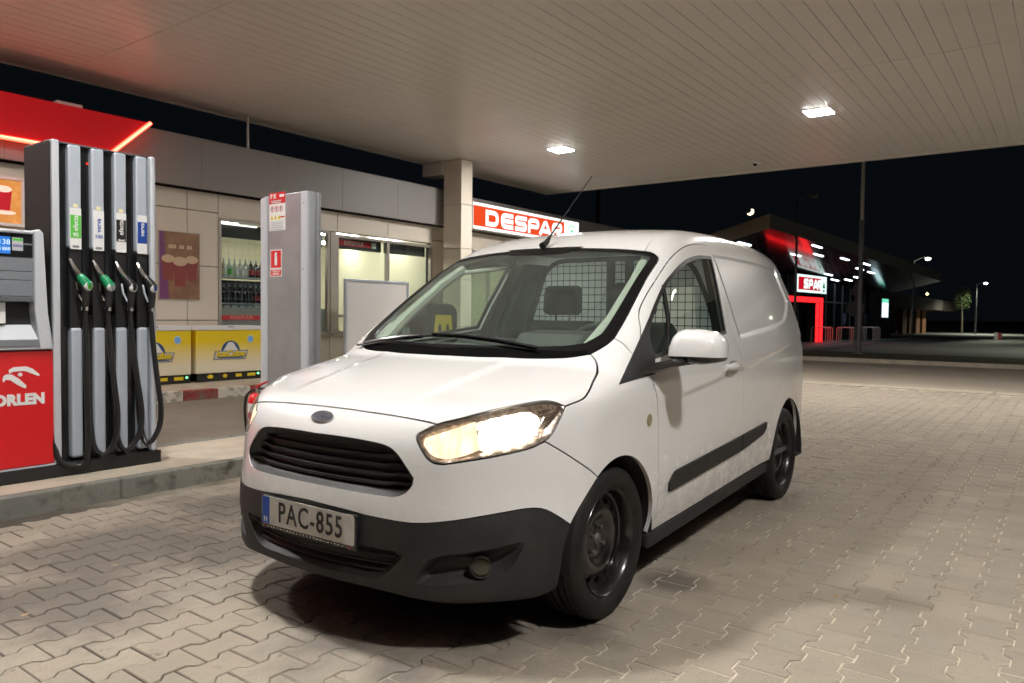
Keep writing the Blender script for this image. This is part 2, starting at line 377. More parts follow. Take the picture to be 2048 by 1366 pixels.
def newton(P, n=6):
    P = np.array(P, float)
    for _ in range(n):
        s = sdf(P); e = 2e-3; g = np.zeros_like(P)
        for k in range(3):
            d = np.zeros(3); d[k] = e; g[:, k] = (sdf(P+d)-sdf(P-d))/(2*e)
        P = P-g*(s/np.maximum((g*g).sum(1), 1e-3))[:, None]*.9
    return P
def catmull(pts, step=.014):
    P = np.array(pts, float)
    if len(P) == 2:
        n = max(1, int(np.linalg.norm(P[1]-P[0])/step)); return P[0]+(P[1]-P[0])*np.linspace(0, 1, n+1)[:, None]
    Q = np.vstack([2*P[0]-P[1], P, 2*P[-1]-P[-2]]); out = []
    for i in range(1, len(Q)-2):
        a, b, c, d = Q[i-1:i+3]; n = max(1, int(np.linalg.norm(c-b)/step)); t = np.linspace(0, 1, n, endpoint=False)[:, None]
        out.append(.5*((2*b)+(-a+c)*t+(2*a-5*b+4*c-d)*t*t+(-a+3*b-3*c+d)*t**3))
    out.append(P[-1:]); return np.vstack(out)
def loop(*segs):
    """chain of smooth curves (corners only where the curves meet), snapped to the body surface"""
    out = []
    for s in segs:
        c = newton(catmull(s)); out.append(c if not out else c)
    P = [out[0][0]]
    for c in out:
        for p in c:
            if np.linalg.norm(p-P[-1]) > .004: P.append(p)
    if np.linalg.norm(P[0]-P[-1]) < .004: P.pop()
    return np.array(P)
class Side:
    def __init__(s, w0=.85, R=.85): s.w0 = w0; s.R = R
    def fwd(s, P): return np.stack([P[:, 0], np.arctan2(P[:, 2]-s.w0, P[:, 1])*s.R], 1)
    def rays(s, q):
        a = q[:, 1]/s.R; z = np.zeros(len(q)); return np.stack([q[:, 0], z, z+s.w0], 1), np.stack([z, np.cos(a), np.sin(a)], 1)
class Rad:
    def __init__(s, C, R=1.0, sg=1): s.C = np.array(C, float); s.R = R; s.sg = sg
    def fwd(s, P):
        d = P-s.C; return np.stack([np.arctan2(d[:, 1], s.sg*d[:, 0])*s.R, np.arctan2(d[:, 2], np.hypot(d[:, 0], d[:, 1]))*s.R], 1)
    def rays(s, q):
        a = q[:, 0]/s.R; e = q[:, 1]/s.R; d = np.stack([s.sg*np.cos(a)*np.cos(e), np.sin(a)*np.cos(e), np.sin(e)], 1)
        return np.broadcast_to(s.C, d.shape), d
def onsurf(q, mode):
    O, D = mode.rays(q); lo = np.zeros(len(q)); hi = np.full(len(q), 2.6)
    for _ in range(26):
        m = (lo+hi)/2; ins = sdf(O+D*m[:, None]) < 0; lo = np.where(ins, m, lo); hi = np.where(ins, hi, m)
    return O+D*((lo+hi)/2)[:, None]
def shrink(q, g):
    """move a closed outline inward (g > 0) along its normals"""
    a = np.roll(q, 1, 0); b = np.roll(q, -1, 0)
    t1 = q-a; t2 = b-q; t1 /= np.maximum(np.linalg.norm(t1, axis=1, keepdims=True), 1e-9); t2 /= np.maximum(np.linalg.norm(t2, axis=1, keepdims=True), 1e-9)
    ar = .5*np.sum(q[:, 0]*b[:, 1]-b[:, 0]*q[:, 1]); sgn = 1 if ar > 0 else -1
    n1 = np.stack([-t1[:, 1], t1[:, 0]], 1)*sgn; n2 = np.stack([-t2[:, 1], t2[:, 0]], 1)*sgn
    m = n1+n2; l = np.linalg.norm(m, axis=1, keepdims=True); m = m/np.maximum(l, 1e-6); k = 1/np.maximum((m*n1).sum(1), .5)
    return q+m*(k*g)[:, None]
def resample2(q, step):
    out = []
    for i in range(len(q)):
        a = q[i]; b = q[(i+1) % len(q)]; n = max(1, int(np.linalg.norm(b-a)/step)); out += [a+(b-a)*j/n for j in range(n)]
    return np.array(out)
def panel(name, lp, mode, mat, parent, holes=(), step=.026, gap=.0026, hgap=0., flange=.018, off=0., dish=None, mirror=False, both=False, refine=None, hflange=True):
    """skin panel on the body surface: outline lp (3-D), holes (3-D outlines); edges folded inward; dish=(depth, width) sinks its middle"""
    q = shrink(mode.fwd(lp), gap); hq = [shrink(mode.fwd(h), -hgap) for h in holes]
    mn = q.min(0); mx = q.max(0); xs = np.arange(mn[0], mx[0], step); ys = np.arange(mn[1], mx[1], step*.87)
    G = np.array([(x+(.5*step if j % 2 else 0), y) for j, y in enumerate(ys) for x in xs])
    if refine is not None: G = np.vstack([G]+[mode.fwd(np.asarray(r)) for r in refine])
    k = inpoly(G, q); G = G[k]; k = polydist(G, q) > step*.45
    for h in hq: k &= (polydist(G, h) > step*.45) & ~inpoly(G, h)
    G = G[k]
    V, T, _ = cdt(q, hq, G); P = onsurf(V, mode); N = grad(P)
    P = P+N*off
    if dish:
        d = polydist(V, q); P = P-N*(dish[0]*sst(d, 0, dish[1]))[:, None]
    # orient
    A = P[T]; fn = np.cross(A[:, 1]-A[:, 0], A[:, 2]-A[:, 0]); fl = (fn*N[T[:, 0]]).sum(1) < 0; T[fl] = T[fl][:, ::-1]
    verts = [P]; norms = [N]; faces = [tuple(t) for t in T]; nv = len(P)
    if flange:
        # boundary edges of the triangulation
        E = {}
        for t in T:
            for i in range(3):
                e = (t[i], t[(i+1) % 3]); E[e] = 1
        be = [e for e in E if (e[1], e[0]) not in E]
        if not hflange:
            hv = np.zeros(len(V), bool)
            for h in hq: hv |= polydist(V, h) < 1e-4
            be = [e for e in be if not (hv[e[0]] and hv[e[1]])]
        idx = {}; top = []; fn2 = {}
        for a, b in be:
            t = P[b]-P[a]; o = np.cross(t, N[a]); o /= max(np.linalg.norm(o), 1e-9)
            for x in (a, b): fn2[x] = fn2.get(x, 0)+o
        for x in fn2: idx[x] = len(top); top.append(x)
        tp = P[top]; nn = np.array([fn2[x]/max(np.linalg.norm(fn2[x]), 1e-9) for x in top])
        verts += [tp, tp-N[top]*flange]; norms += [nn, nn]; m = len(top)
        faces += [(nv+idx[b], nv+idx[a], nv+m+idx[a], nv+m+idx[b]) for a, b in be]
    VV = np.vstack(verts); NN = np.vstack(norms)
    def mkobj(VV, NN, faces):
        me = bpy.data.meshes.new(name); me.from_pydata(VV.tolist(), [], faces); me.materials.append(mat)
        me.polygons.foreach_set('use_smooth', [True]*len(me.polygons)); me.update()
        if not dish: me.normals_split_custom_set_from_vertices(NN.tolist())
        o = bpy.data.objects.new(name, me); COL.objects.link(o); o.parent = parent; return o
    res = []
    if not mirror or both: res.append(mkobj(VV, NN, faces))
    if mirror or both:
        f = np.array([1, -1, 1]); res.append(mkobj(VV*f, NN*f, [t[::-1] for t in faces]))
    return res
def mirr(P): return [(p[0], -p[1], p[2]) for p in P]
def rev(P): return list(P)[::-1]
def sym(half):
    """half curve from v>0 to the centre (v=0): return the full curve to the mirrored end"""
    h = list(half); return h+mirr(h[:-1])[::-1]

# ------------------------------------------------------------------ seams of the van body (left half; u forward, v left, w up)
HF = [(.684,.505,.828),(.693,.463,.835),(.705,.376,.843),(.720,.2,.850),(.725,0,.853)]
HT = [(.684,.505,.828),(.623,.579,.853),(.531,.652,.882),(.429,.721,.903),(.379,.758,.909),(.353,.788,.901),(.328,.814,.884)]
HI = [(.684,.505,.828),(.716,.468,.806),(.729,.450,.788),(.737,.471,.754),(.732,.503,.715),(.721,.530,.699),(.703,.556,.697)]
HBm = [(.703,.556,.697),(.662,.612,.707),(.581,.691,.723),(.487,.762,.744),(.431,.793,.766)]
HO = [(.431,.793,.766),(.405,.806,.790),(.37,.813,.835),(.328,.814,.884)]
HS = [(.328,.814,.884),(.24,.835,.905),(.177,.827,.930),(.094,.799,.964),(.009,.768,.991),(-.05,.735,1.018),(-.075,.708,1.038),(-.086,.682,1.054)]
CW = [(-.086,.682,1.054),(-.027,.598,1.040),(.027,.472,1.034),(.062,.34,1.033),(.092,.2,1.031),(.105,0,1.030)]
BF = [(.431,.793,.766),(.334,.843,.702),(.178,.872,.605)]
def arc(uc, wc, r, a0, a1, n=24, v=.86): return [(uc+r*math.cos(math.radians(a0+(a1-a0)*i/n)), v, wc+r*math.sin(math.radians(a0+(a1-a0)*i/n))) for i in range(n+1)]
AFR = arc(0, .31, .347, 188, 58.5)               # rear foot of the front arch -> bumper seam
AFF = [(.181,.872,.606),(.245,.868,.560),(.305,.862,.51),(.353,.860,.46)]
BW = [(.353,.860,.46),(.43,.819,.516),(.466,.797,.532),(.512,.769,.536),(.591,.71,.527),(.696,.604,.507),(.755,.509,.494),(.783,.433,.491),(.809,.304,.497),(.827,.169,.508),(.836,0,.515)]
AFL = [(.353,.860,.46),(.378,.84,.38),(.376,.82,.29),(.368,.808,.22)]
BB = [(.368,.808,.22),(.431,.788,.212),(.591,.714,.214),(.681,.595,.214),(.75,.47,.226),(.80,.3,.238),(.82,.1,.242),(.823,0,.242)]
WSL = [(-.086,.682,1.054),(-.149,.716,1.088),(-.202,.733,1.12),(-.336,.725,1.214),(-.595,.694,1.39),(-.770,.674,1.49),(-.806,.653,1.518),(-.814,.625,1.534),(-.81,.584,1.545)]
WST = [(-.81,.584,1.545),(-.798,.45,1.558),(-.785,.342,1.566),(-.77,.15,1.572),(-.766,0,1.573)]
S1 = (-.202,.733,1.12)
AP = [S1,(-.204,.773,1.101),(-.199,.815,1.064),(-.215,.845,1.02)]
DT = [(-.215,.845,1.02),(-.27,.82,1.09),(-.332,.794,1.163),(-.36,.773,1.198),(-.397,.755,1.234),(-.44,.744,1.267),(-.537,.732,1.33),(-.662,.721,1.403),(-.823,.701,1.487),(-.959,.687,1.543),(-1.097,.674,1.585),(-1.235,.664,1.61),(-1.36,.658,1.622),(-1.455,.662,1.622)]
DR = [(-1.455,.662,1.622),(-1.468,.688,1.575),(-1.452,.73,1.48),(-1.415,.775,1.36),(-1.378,.815,1.24),(-1.375,.845,1.14),(-1.405,.861,1.076),(-1.455,.875,.99),(-1.51,.865,.90),(-1.528,.866,.80),(-1.523,.868,.68),(-1.507,.866,.5),(-1.487,.855,.382),(-1.472,.846,.305)]
DF = [(-.215,.845,1.02),(-.257,.875,.964),(-.319,.876,.899),(-.347,.874,.834),(-.369,.870,.741),(-.378,.868,.605),(-.39,.861,.45),(-.398,.85,.35),(-.400,.833,.262)]
SF = [(-.400,.833,.262),(-.344,.83,.260)]
SD = [(-1.472,.846,.305),(-.969,.838,.283),(-.400,.833,.262)]
ARR = arc(-2.485, .31, .370, 2, 180, 30)
SR = [(-1.472,.846,.305),(-1.9,.846,.322),(-2.115,.846,.323)]
RB = [(-2.855,.80,.31),(-2.95,.78,.31),(-3.06,.72,.31)]
RR = [(-3.06,.72,.31),(-3.10,.70,.5),(-3.10,.69,.9),(-3.07,.66,1.2),(-3.03,.62,1.45),(-2.98,.585,1.62),(-2.93,.55,1.70)]
DI = [(-2.93,.55,1.70),(-2.5,.555,1.725),(-2.0,.56,1.728),(-1.5,.563,1.71),(-1.304,.564,1.692),(-1.156,.558,1.677),(-1.024,.556,1.645),(-.92,.562,1.604),(-.81,.584,1.545)]
TAIL = [(-2.93,.55,1.70),(-2.97,.4,1.715),(-3.0,.2,1.72),(-3.01,0,1.722)]
GR = [(.75,.462,.645),(.76,.43,.685),(.76,.385,.728),(.765,.335,.749),(.775,.23,.757),(.79,.1,.762),(.797,0,.763)]
GB = [(.797,0,.575),(.79,.2,.573),(.78,.33,.571),(.775,.395,.574),(.765,.437,.592),(.757,.460,.622),(.75,.462,.645)]
LG = [(.79,.44,.386),(.79,.43,.36),(.80,.335,.281),(.82,.17,.275),(.82,0,.274)]
FOG = [[(.764,.47,.278),(.745,.531,.372),(.678,.638,.396),(.604,.721,.414),(.545,.769,.427),(.532,.779,.423)],[(.532,.779,.423),(.538,.774,.398),(.562,.755,.352),(.595,.725,.317),(.651,.665,.293),(.716,.575,.283),(.764,.47,.278)]]
WINO = [[(-.31,.862,1.028),(-.80,.865,1.082),(-1.285,.845,1.127)],[(-1.285,.845,1.127),(-1.333,.803,1.267),(-1.383,.759,1.392),(-1.43,.711,1.52),(-1.441,.69,1.558)],
        [(-1.441,.69,1.558),(-1.237,.699,1.55),(-1.062,.711,1.52),(-.926,.724,1.482),(-.792,.738,1.429),(-.653,.752,1.363),(-.429,.791,1.216),(-.31,.835,1.12)],[(-.31,.835,1.12),(-.31,.862,1.028)]]

# ------------------------------------------------------------------ the van
VAN = thing('delivery_van', 'white panel van with black steel wheels and lit headlights on the paved forecourt', 'van', (2.6223, 2.2966, 0), math.radians(-178.493))
FRONT_C = Rad((-.30, 0, .45)); HOOD_C = Rad((-.4, 0, .30)); WS_C = Rad((-1.3, 0, .80)); SIDE_C = Side(); REAR_C = Rad((-1.9, 0, .95), sg=-1)
# white upper bumper with the grille opening
lp = loop(HF[::-1], HI, HBm, BF, AFF, BW, mirr(rev(BW)), mirr(rev(AFF)), mirr(rev(BF)), mirr(rev(HBm)), mirr(rev(HI)), mirr(HF))
gl = loop(GR, mirr(rev(GR)), mirr(rev(GB)), rev(GB[::1])[::1] if False else GB)
panel('front_bumper', lp, FRONT_C, M['paint'], VAN, holes=[gl], step=.022, flange=.03)
# black lower bumper
lg = loop(sym([(.79,.44,.386),(.81,.3,.390),(.82,.15,.392),(.825,0,.392)]), mirr(LG), rev(LG))
fogL = loop(*FOG); fogR = loop(*[mirr(s) for s in FOG])
lp = loop(BW, mirr(rev(BW)), mirr(AFL), mirr(BB), rev(BB), rev(AFL))
panel('lower_bumper', lp, FRONT_C, M['plastic'], VAN, holes=[lg, fogL, fogR], step=.022, gap=.0012, flange=.03)
# bonnet
lp = loop(sym(HF), mirr(HT), mirr(HS), mirr(CW), rev(CW), rev(HS), rev(HT))
panel('bonnet', lp, HOOD_C, M['paint'], VAN, step=.03, gap=.0034, flange=.03)
# front wings
lp = loop(HS, WSL[:3], AP, DF, SF, AFR, rev(BF), HO)
panel('front_wing', lp, SIDE_C, M['paint'], VAN, step=.024, both=True)
us = np.arange(-3.0, -.1, .013)
CRP = newton(np.array([(u_, .86, float(CREASE(u_))-o) for u_ in us for o in (-.006, .004, .012, .02, .028, .038)]), 3)
CAP = newton(np.array([(u_, .82, float(CARGB(u_))+o) for u_ in np.arange(-2.80, -1.45, .013) for o in (-.004, .006, .014, .022, .032)]+[(-2.83-(w_-1.48)**2+o, .72, w_) for w_ in np.arange(1.30, 1.57, .013) for o in (-.004, .006, .014, .022, .032)]+[(u_, .69, 1.585+.012*(u_+2)-.02*(u_+2.2)**2-o) for u_ in np.arange(-2.80, -1.45, .013) for o in (-.004, .006, .014, .022, .032)]), 3)
# doors with their window openings
win = loop(*WINO)
lp = loop(DT, DR, SD, rev(DF))
HCUP = newton(np.array([(-1.300+.108*math.cos(a), .87, .938+.047*math.sin(a)-.010*math.cos(a)) for a in np.linspace(0, 2*PI, 33)[:-1]]))
panel('handle_cup', HCUP, SIDE_C, M['paint'], VAN, gap=0, dish=(.032, .035), flange=0, both=True, step=.008)
panel('door', lp, SIDE_C, M['paint'], VAN, holes=[win, HCUP], step=.024, both=True, flange=.03, refine=[CRP])
# body side: roof rail, pillar and cargo side in one pressing
lp = loop(AP, DT, DR, SR, ARR, RB, RR, DI, rev(WSL[2:]))
CARGO = [(-1.40,1.575),(-1.93,1.593),(-2.42,1.588),(-2.76,1.578),(-2.83,1.548),(-2.845,1.46),(-2.80,1.30),(-2.63,1.225),(-2.18,1.147),(-1.86,1.121),(-1.50,1.094)]
panel('body_side', lp, SIDE_C, M['paint'], VAN, step=.022, both=True, gap=.0022, refine=[CRP, CAP])
# roof
lp = loop(rev(DI), TAIL, mirr(rev(TAIL)), mirr(DI), mirr(WST), rev(WST))
panel('roof', lp, SIDE_C, M['paint'], VAN, step=.04, gap=.003, off=-.004)
# tail
lp = loop(RR, TAIL, mirr(rev(TAIL)), mirr(rev(RR)), mirr([(-3.06,.72,.31),(-3.2,.4,.31),(-3.24,0,.31)]), [(-3.24,0,.31),(-3.2,.4,.31),(-3.06,.72,.31)])
RW = [newton(catmull([(-3.2,s_*v_,w_) for v_, w_ in ((.09,1.02),(.54,1.02))])) for s_ in (1, -1)]
rws = []
for s_ in (1, -1):
    rws.append(loop(*[[(-3.2,s_*a,b),(-3.2,s_*c,d)] for (a, b), (c, d) in (((.08,1.0),(.56,1.0)),((.56,1.0),(.50,1.46)),((.50,1.46),(.08,1.48)),((.08,1.48),(.08,1.0)))]))
panel('tailgate', lp, REAR_C, M['paint'], VAN, holes=rws, step=.05)
M['film'] = bpy.data.materials.new('added_glow_film'); M['film'].use_nodes = True  # translucent frosting added so the unseen rear glass glows into the bay
_nt = M['film'].node_tree; _nt.nodes.clear(); _a = _nt.nodes.new('ShaderNodeBsdfTranslucent'); _a.inputs[0].default_value = (.82,.86,.82,1); _b = _nt.nodes.new('ShaderNodeBsdfDiffuse'); _b.inputs[0].default_value = (.6,.62,.6,1)
_m = _nt.nodes.new('ShaderNodeMixShader'); _m.inputs[0].default_value = .25; _o = _nt.nodes.new('ShaderNodeOutputMaterial'); _nt.links.new(_a.outputs[0], _m.inputs[1]); _nt.links.new(_b.outputs[0], _m.inputs[2]); _nt.links.new(_m.outputs[0], _o.inputs[0])
for r_ in rws: panel('rear_window', r_, REAR_C, M['film'], VAN, gap=0, off=-.006, flange=0, step=.08)

def inset(lp, mode, d, step=.02):
    return onsurf(shrink(resample2(mode.fwd(lp), step), d), mode)
def both(fn):
    """build on the left, then the mirrored copy on the right"""
    a = fn()
    for o in (a if isinstance(a, list) else [a]):
        me = o.data.copy(); me.transform(Matrix.Scale(-1, 4, (0, 1, 0))); me.flip_normals()
        c = bpy.data.objects.new(o.name, me); COL.objects.link(c); c.parent = o.parent
        for m in o.modifiers: b = c.modifiers.new('bevel', 'BEVEL'); b.width = m.width; b.segments = m.segments; b.limit_method = 'ANGLE'
    return a
# side windows
wi = inset(win, SIDE_C, .017)
panel('window_frame', win, SIDE_C, M['trim'], VAN, holes=[wi], gap=.001, off=.001, flange=.012, both=True, step=.02)
panel('side_window', inset(win, SIDE_C, .012), SIDE_C, M['sideglass'], VAN, gap=0, off=-.006, flange=0, both=True, step=.05)
both(lambda: MB().tube(newton([(-.655,.75,1.358),(-.565,.81,1.20),(-.475,.865,1.05)]), .011, 6).build('window_divider', M['gloss_black'], VAN, smooth=True))
SAIL = loop([(-.025,.854,.944),(-.2,.83,1.065),(-.436,.791,1.222)], [(-.436,.791,1.222),(-.345,.835,1.12),(-.325,.862,1.03),(-.31,.875,.968)], [(-.31,.875,.968),(-.142,.866,.955),(-.025,.854,.944)])
panel('mirror_sail', SAIL, SIDE_C, M['plastic'], VAN, gap=0, off=.004, flange=.006, both=True, step=.03)
# door handles
def grip():
    P = newton([(-1.195,.87,.950),(-1.26,.87,.953),(-1.33,.87,.954),(-1.405,.87,.953)]); N = grad(P); P = P+N*np.array([[.000],[.010],[.012],[.002]])
    return MB().tube(P, [.014, .021, .021, .015], 10).build('door_handle', M['paint'], VAN, smooth=True)
both(grip)
# side mouldings, indicator repeaters
m1 = loop([(-.508,.86,.421),(-.505,.86,.462)], [(-.505,.86,.462),(-.55,.86,.498),(-.585,.86,.509)], [(-.585,.86,.509),(-1.494,.867,.554)], [(-1.494,.867,.554),(-1.497,.863,.469)], [(-1.497,.863,.469),(-.508,.86,.421)])
m2 = loop([(-1.512,.863,.470),(-1.508,.867,.555)], [(-1.508,.867,.555),(-1.957,.867,.581)], [(-1.957,.867,.581),(-1.95,.867,.545),(-1.895,.866,.514)], [(-1.895,.866,.514),(-1.512,.863,.470)])
panel('side_moulding', m1, SIDE_C, M['plastic'], VAN, gap=0, off=.011, flange=.012, both=True, step=.03)
panel('side_moulding', m2, SIDE_C, M['plastic'], VAN, gap=0, off=.011, flange=.012, both=True, step=.03)
ind = newton(np.array([(-.267+.021*math.cos(a), .872, .774+.027*math.sin(a)) for a in np.linspace(0, 2*PI, 21)[:-1]]))
panel('side_indicator', ind, SIDE_C, M['indicator'], VAN, gap=0, off=.005, flange=.006, both=True, step=.01)
# sills
both(lambda: MB().prism([(-.345,.258),(-.40,.259),(-.97,.280),(-1.47,.301),(-2.12,.320),(-2.12,.245),(-.40,.188),(-.345,.19)], (0,0,0), (1,0,0), (0,0,1), (0,1,0), .70, .838).build('sill', M['plastic'], VAN, bevel=.012))
# windscreen with its printed black border
wsl = loop(rev(sym(CW)), WSL, WST, mirr(rev(WST)), mirr(rev(WSL)))
wsh = inset(wsl, WS_C, .042)
M['frit'] = mk('windscreen_black_border', (.006,.006,.006), .35, spec=.12)
panel('windscreen_border', wsl, WS_C, M['frit'], VAN, holes=[wsh], gap=.003, off=.0006, flange=.012, step=.03)
panel('windscreen', wsl, WS_C, M['wsglass'], VAN, gap=.004, off=-.0016, flange=0, step=.05)
tabl = loop([(-.81,.24,1.553),(-.775,.21,1.535),(-.72,.17,1.505),(-.70,.05,1.505)], [(-.70,.05,1.505),(-.70,-.05,1.505),(-.72,-.17,1.505),(-.775,-.21,1.535),(-.81,-.24,1.553)], [(-.81,-.24,1.553),(-.79,0,1.562),(-.81,.24,1.553)])
cowl = loop(sym([(-.082,.675,1.058),(-.02,.598,1.046),(.034,.472,1.040),(.07,.34,1.038),(.099,.2,1.036),(.111,0,1.035)]), mirr([(-.082,.675,1.058),(-.100,.667,1.069),(-.055,.57,1.062),(.015,.3,1.060),(.058,0,1.058)]), [(.058,0,1.058),(.015,.3,1.060),(-.055,.57,1.062),(-.100,.667,1.069),(-.082,.675,1.058)])
M['cowl'] = mk('cowl_black', (.006,.006,.006), .7, spec=0)
panel('cowl_cover', cowl, WS_C, M['cowl'], VAN, gap=.001, off=.003, flange=.01, step=.03)
def wiper(vs, ws):
    P = newton([(0, v, w) for v, w in zip(vs, ws)], 12); N = grad(P)
    mb = MB(); mb.tube(P+N*.016, .006, 6); mb.tube(P[1:]+N[1:]*.028, [.007]*(len(P)-1), 6); return mb.build('wiper', M['gloss_black'], VAN, smooth=True)
wiper([-.30,-.1,.08,.28,.47], [1.105,1.098,1.088,1.076,1.068]); wiper([-.70,-.6,-.45,-.30,-.16], [1.13,1.092,1.083,1.08,1.078])
panel('windscreen_border', tabl, WS_C, M['frit'], VAN, gap=0, off=.0003, flange=0, step=.05)
# headlights
hl = loop(HT, rev(HO), rev(HBm), rev(HI))
M['reflector'] = mk('headlight_reflector', (.50, .44, .40), .22, .85, mix=(60, (.30, .25, .22), .4, .6, 2))
beam = loop([(.505,.655,.858),(.46,.705,.868),(.428,.745,.862),(.42,.765,.84),(.44,.768,.795)], [(.44,.768,.795),(.47,.757,.768),(.52,.722,.748),(.585,.672,.738),(.61,.645,.742)], [(.61,.645,.742),(.60,.625,.79),(.565,.625,.83),(.505,.655,.858)])
beam2 = loop([(.585,.600,.825),(.605,.622,.79),(.612,.642,.744)], [(.612,.642,.744),(.66,.598,.722),(.695,.556,.712)], [(.695,.556,.712),(.715,.515,.722),(.726,.478,.757),(.720,.478,.785)], [(.720,.478,.785),(.66,.54,.805),(.585,.600,.825)])
for mir in (False, True):
    k = dict(mirror=mir)
    hb = thing('headlight', None, None); hb.parent = VAN
    panel('headlight_housing', hl, FRONT_C, M['reflector'], hb, gap=.003, dish=(.05, .03), flange=0, step=.014, **k)
    panel('beam_reflector', beam, FRONT_C, M['headlight'], hb, gap=0, off=-.024, flange=0, step=.02, **k)
    panel('beam_reflector', beam2, FRONT_C, M['headlight2'], hb, gap=0, off=-.014, flange=0, step=.02, **k)
    panel('headlight_rim', hl, FRONT_C, M['grey_dark'], hb, holes=[inset(hl, FRONT_C, .0055, .01)], gap=.002, off=-.002, flange=.01, step=.02, **k)
    panel('headlight_lens', hl, FRONT_C, M['clear'], hb, gap=.003, off=.001, flange=0, step=.03, **k)
# radiator grille
panel('grille', gl, FRONT_C, M['black'], VAN, gap=-.002, dish=(.055, .03), flange=0, step=.018)
for i, w in enumerate((.608, .640, .672, .704, .734)):
    vm = np.interp(w, [.575, .60, .645, .69, .74, .76], [.39, .44, .455, .425, .36, .25])
    P = newton([(.79, v, w) for v in np.linspace(-vm, vm, 25)]); P[:, 2] = w+np.where(np.abs(P[:, 1]) > vm-.10, .006, 0); P[:, 0] -= .030+np.where(np.abs(P[:, 1]) > vm-.10, .006, 0)
    mb = MB()
    for a, b in zip(P[:-1], P[1:]):
        o = len(mb.v); mb.add([(a[0],a[1],a[2]-.005),(a[0],a[1],a[2]+.006),(a[0]-.02,a[1],a[2]+.010),(b[0],b[1],b[2]-.005),(b[0],b[1],b[2]+.006),(b[0]-.02,b[1],b[2]+.010)], [(0,1,4,3),(1,2,5,4)])
    mb.build('grille_slat', M['plastic'], VAN)
# lower intake and fog lamps
panel('lower_intake', lg, FRONT_C, M['black'], VAN, gap=-.002, dish=(.05, .03), flange=0, step=.018)
for w in (.305, .333, .361):
    vm = np.interp(w, [.275, .386], [.33, .42]); P = newton([(.8, v, w) for v in np.linspace(-vm, vm, 15)]); P[:, 0] -= .025
    MB().tube(P, .006, 5).build('intake_slat', M['plastic'], VAN, smooth=True)
for mir in (False, True):
    s = -1 if mir else 1
    panel('fog_lamp_recess', fogL, FRONT_C, M['plastic'], VAN, gap=-.001, dish=(.05, .028), flange=0, step=.014, mirror=mir)
    A = np.array([.80, .52*s, .05]); c = np.array([.640, .672*s, .345])
    f = MB().lathe([(.039,-.03),(.039,.004),(.033,.007),(.032,0.002)], c, A, 24).build('fog_lamp', M['gloss_black'], VAN, smooth=True)
    MB().lathe([(0,.005),(.02,.004),(.032,.001)], c, A, 24).build('fog_lens', M['amber'], f, smooth=True)
# licence plate
PU = .846
pl = MB().prism(rrect(.535, .128, .008), (PU-.012, 0, .436), (0,1,0), (0,0,1), (1,0,0), -.006, .006).build('licence_plate_holder', M['gloss_black'], VAN)
lpz = .4435; pu = PU-.005
MB().prism(rrect(.518, .110, .010), (pu, 0, lpz), (0,1,0), (0,0,1), (1,0,0), 0, .0015).build('plate_sheet', M['plate'], pl)
flat('plate_band', rrect(.044, .106, .003), (pu+.0015, -.2345, lpz), (0,1,0), (0,0,1), M['blue_eu'], pl, d=.0006)
text('plate_letter', 'H', .030, M['white'], pl, (pu+.0022, -.2345, lpz-.036), (0,1,0), (0,0,1), depth=.0003, bold=.0006)
text('plate_number', 'PAC-855', .112, M['ink'], pl, (pu+.0015, .022, lpz-.002), (0,1,0), (0,0,1), depth=.0005, bold=.0012, sx=.80, space=1.12)
text('dealer_text', '·  kisteherautó szerviz · használt és új autók  · 30/577 0855 · www  ·', .0135, M['offwhite'], pl, (PU-.0055, 0, .379), (0,1,0), (0,0,1), depth=.0003) if False else None
for i in range(26):
    w_ = .006+.009*RNG.random(); y = -.245+.0192*i
    flat('dealer_print', [(-w_/2,-.0025),(w_/2,-.0025),(w_/2,.0025),(-w_/2,.0025)], (PU-.006, y, .3795), (0,1,0), (0,0,1), M['offwhite'] if i not in (0, 25) else M['red'], pl, d=.0004)
# maker's oval
e0 = newton([(.76, 0, .819)]); en = grad(e0)[0]; eX = np.array([0,1.,0]); eY = np.cross(en, eX); e0 = e0[0]
em = MB().prism(ellipse(.060,.0255), e0, eX, eY, en, -.004, .004).build('maker_badge', M['chrome'], VAN)
MB().prism(ellipse(.056,.0215), e0, eX, eY, en, .004, .005).build('badge_field', mk('badge_navy', (.006,.016,.055), .25, coat=.5), em)
mb = MB(); ribbon(mb, ellipse(.050,.0165,32), .0016, e0, eX, eY, en, .0050, .0056, closed=True); mb.build('badge_ring', M['chrome'], em)
text('badge_script', 'Ford', .026, M['chrome'], em, e0+en*.004, eX, eY, depth=.0006, shear=.35, sx=1.15, lift=.0012)
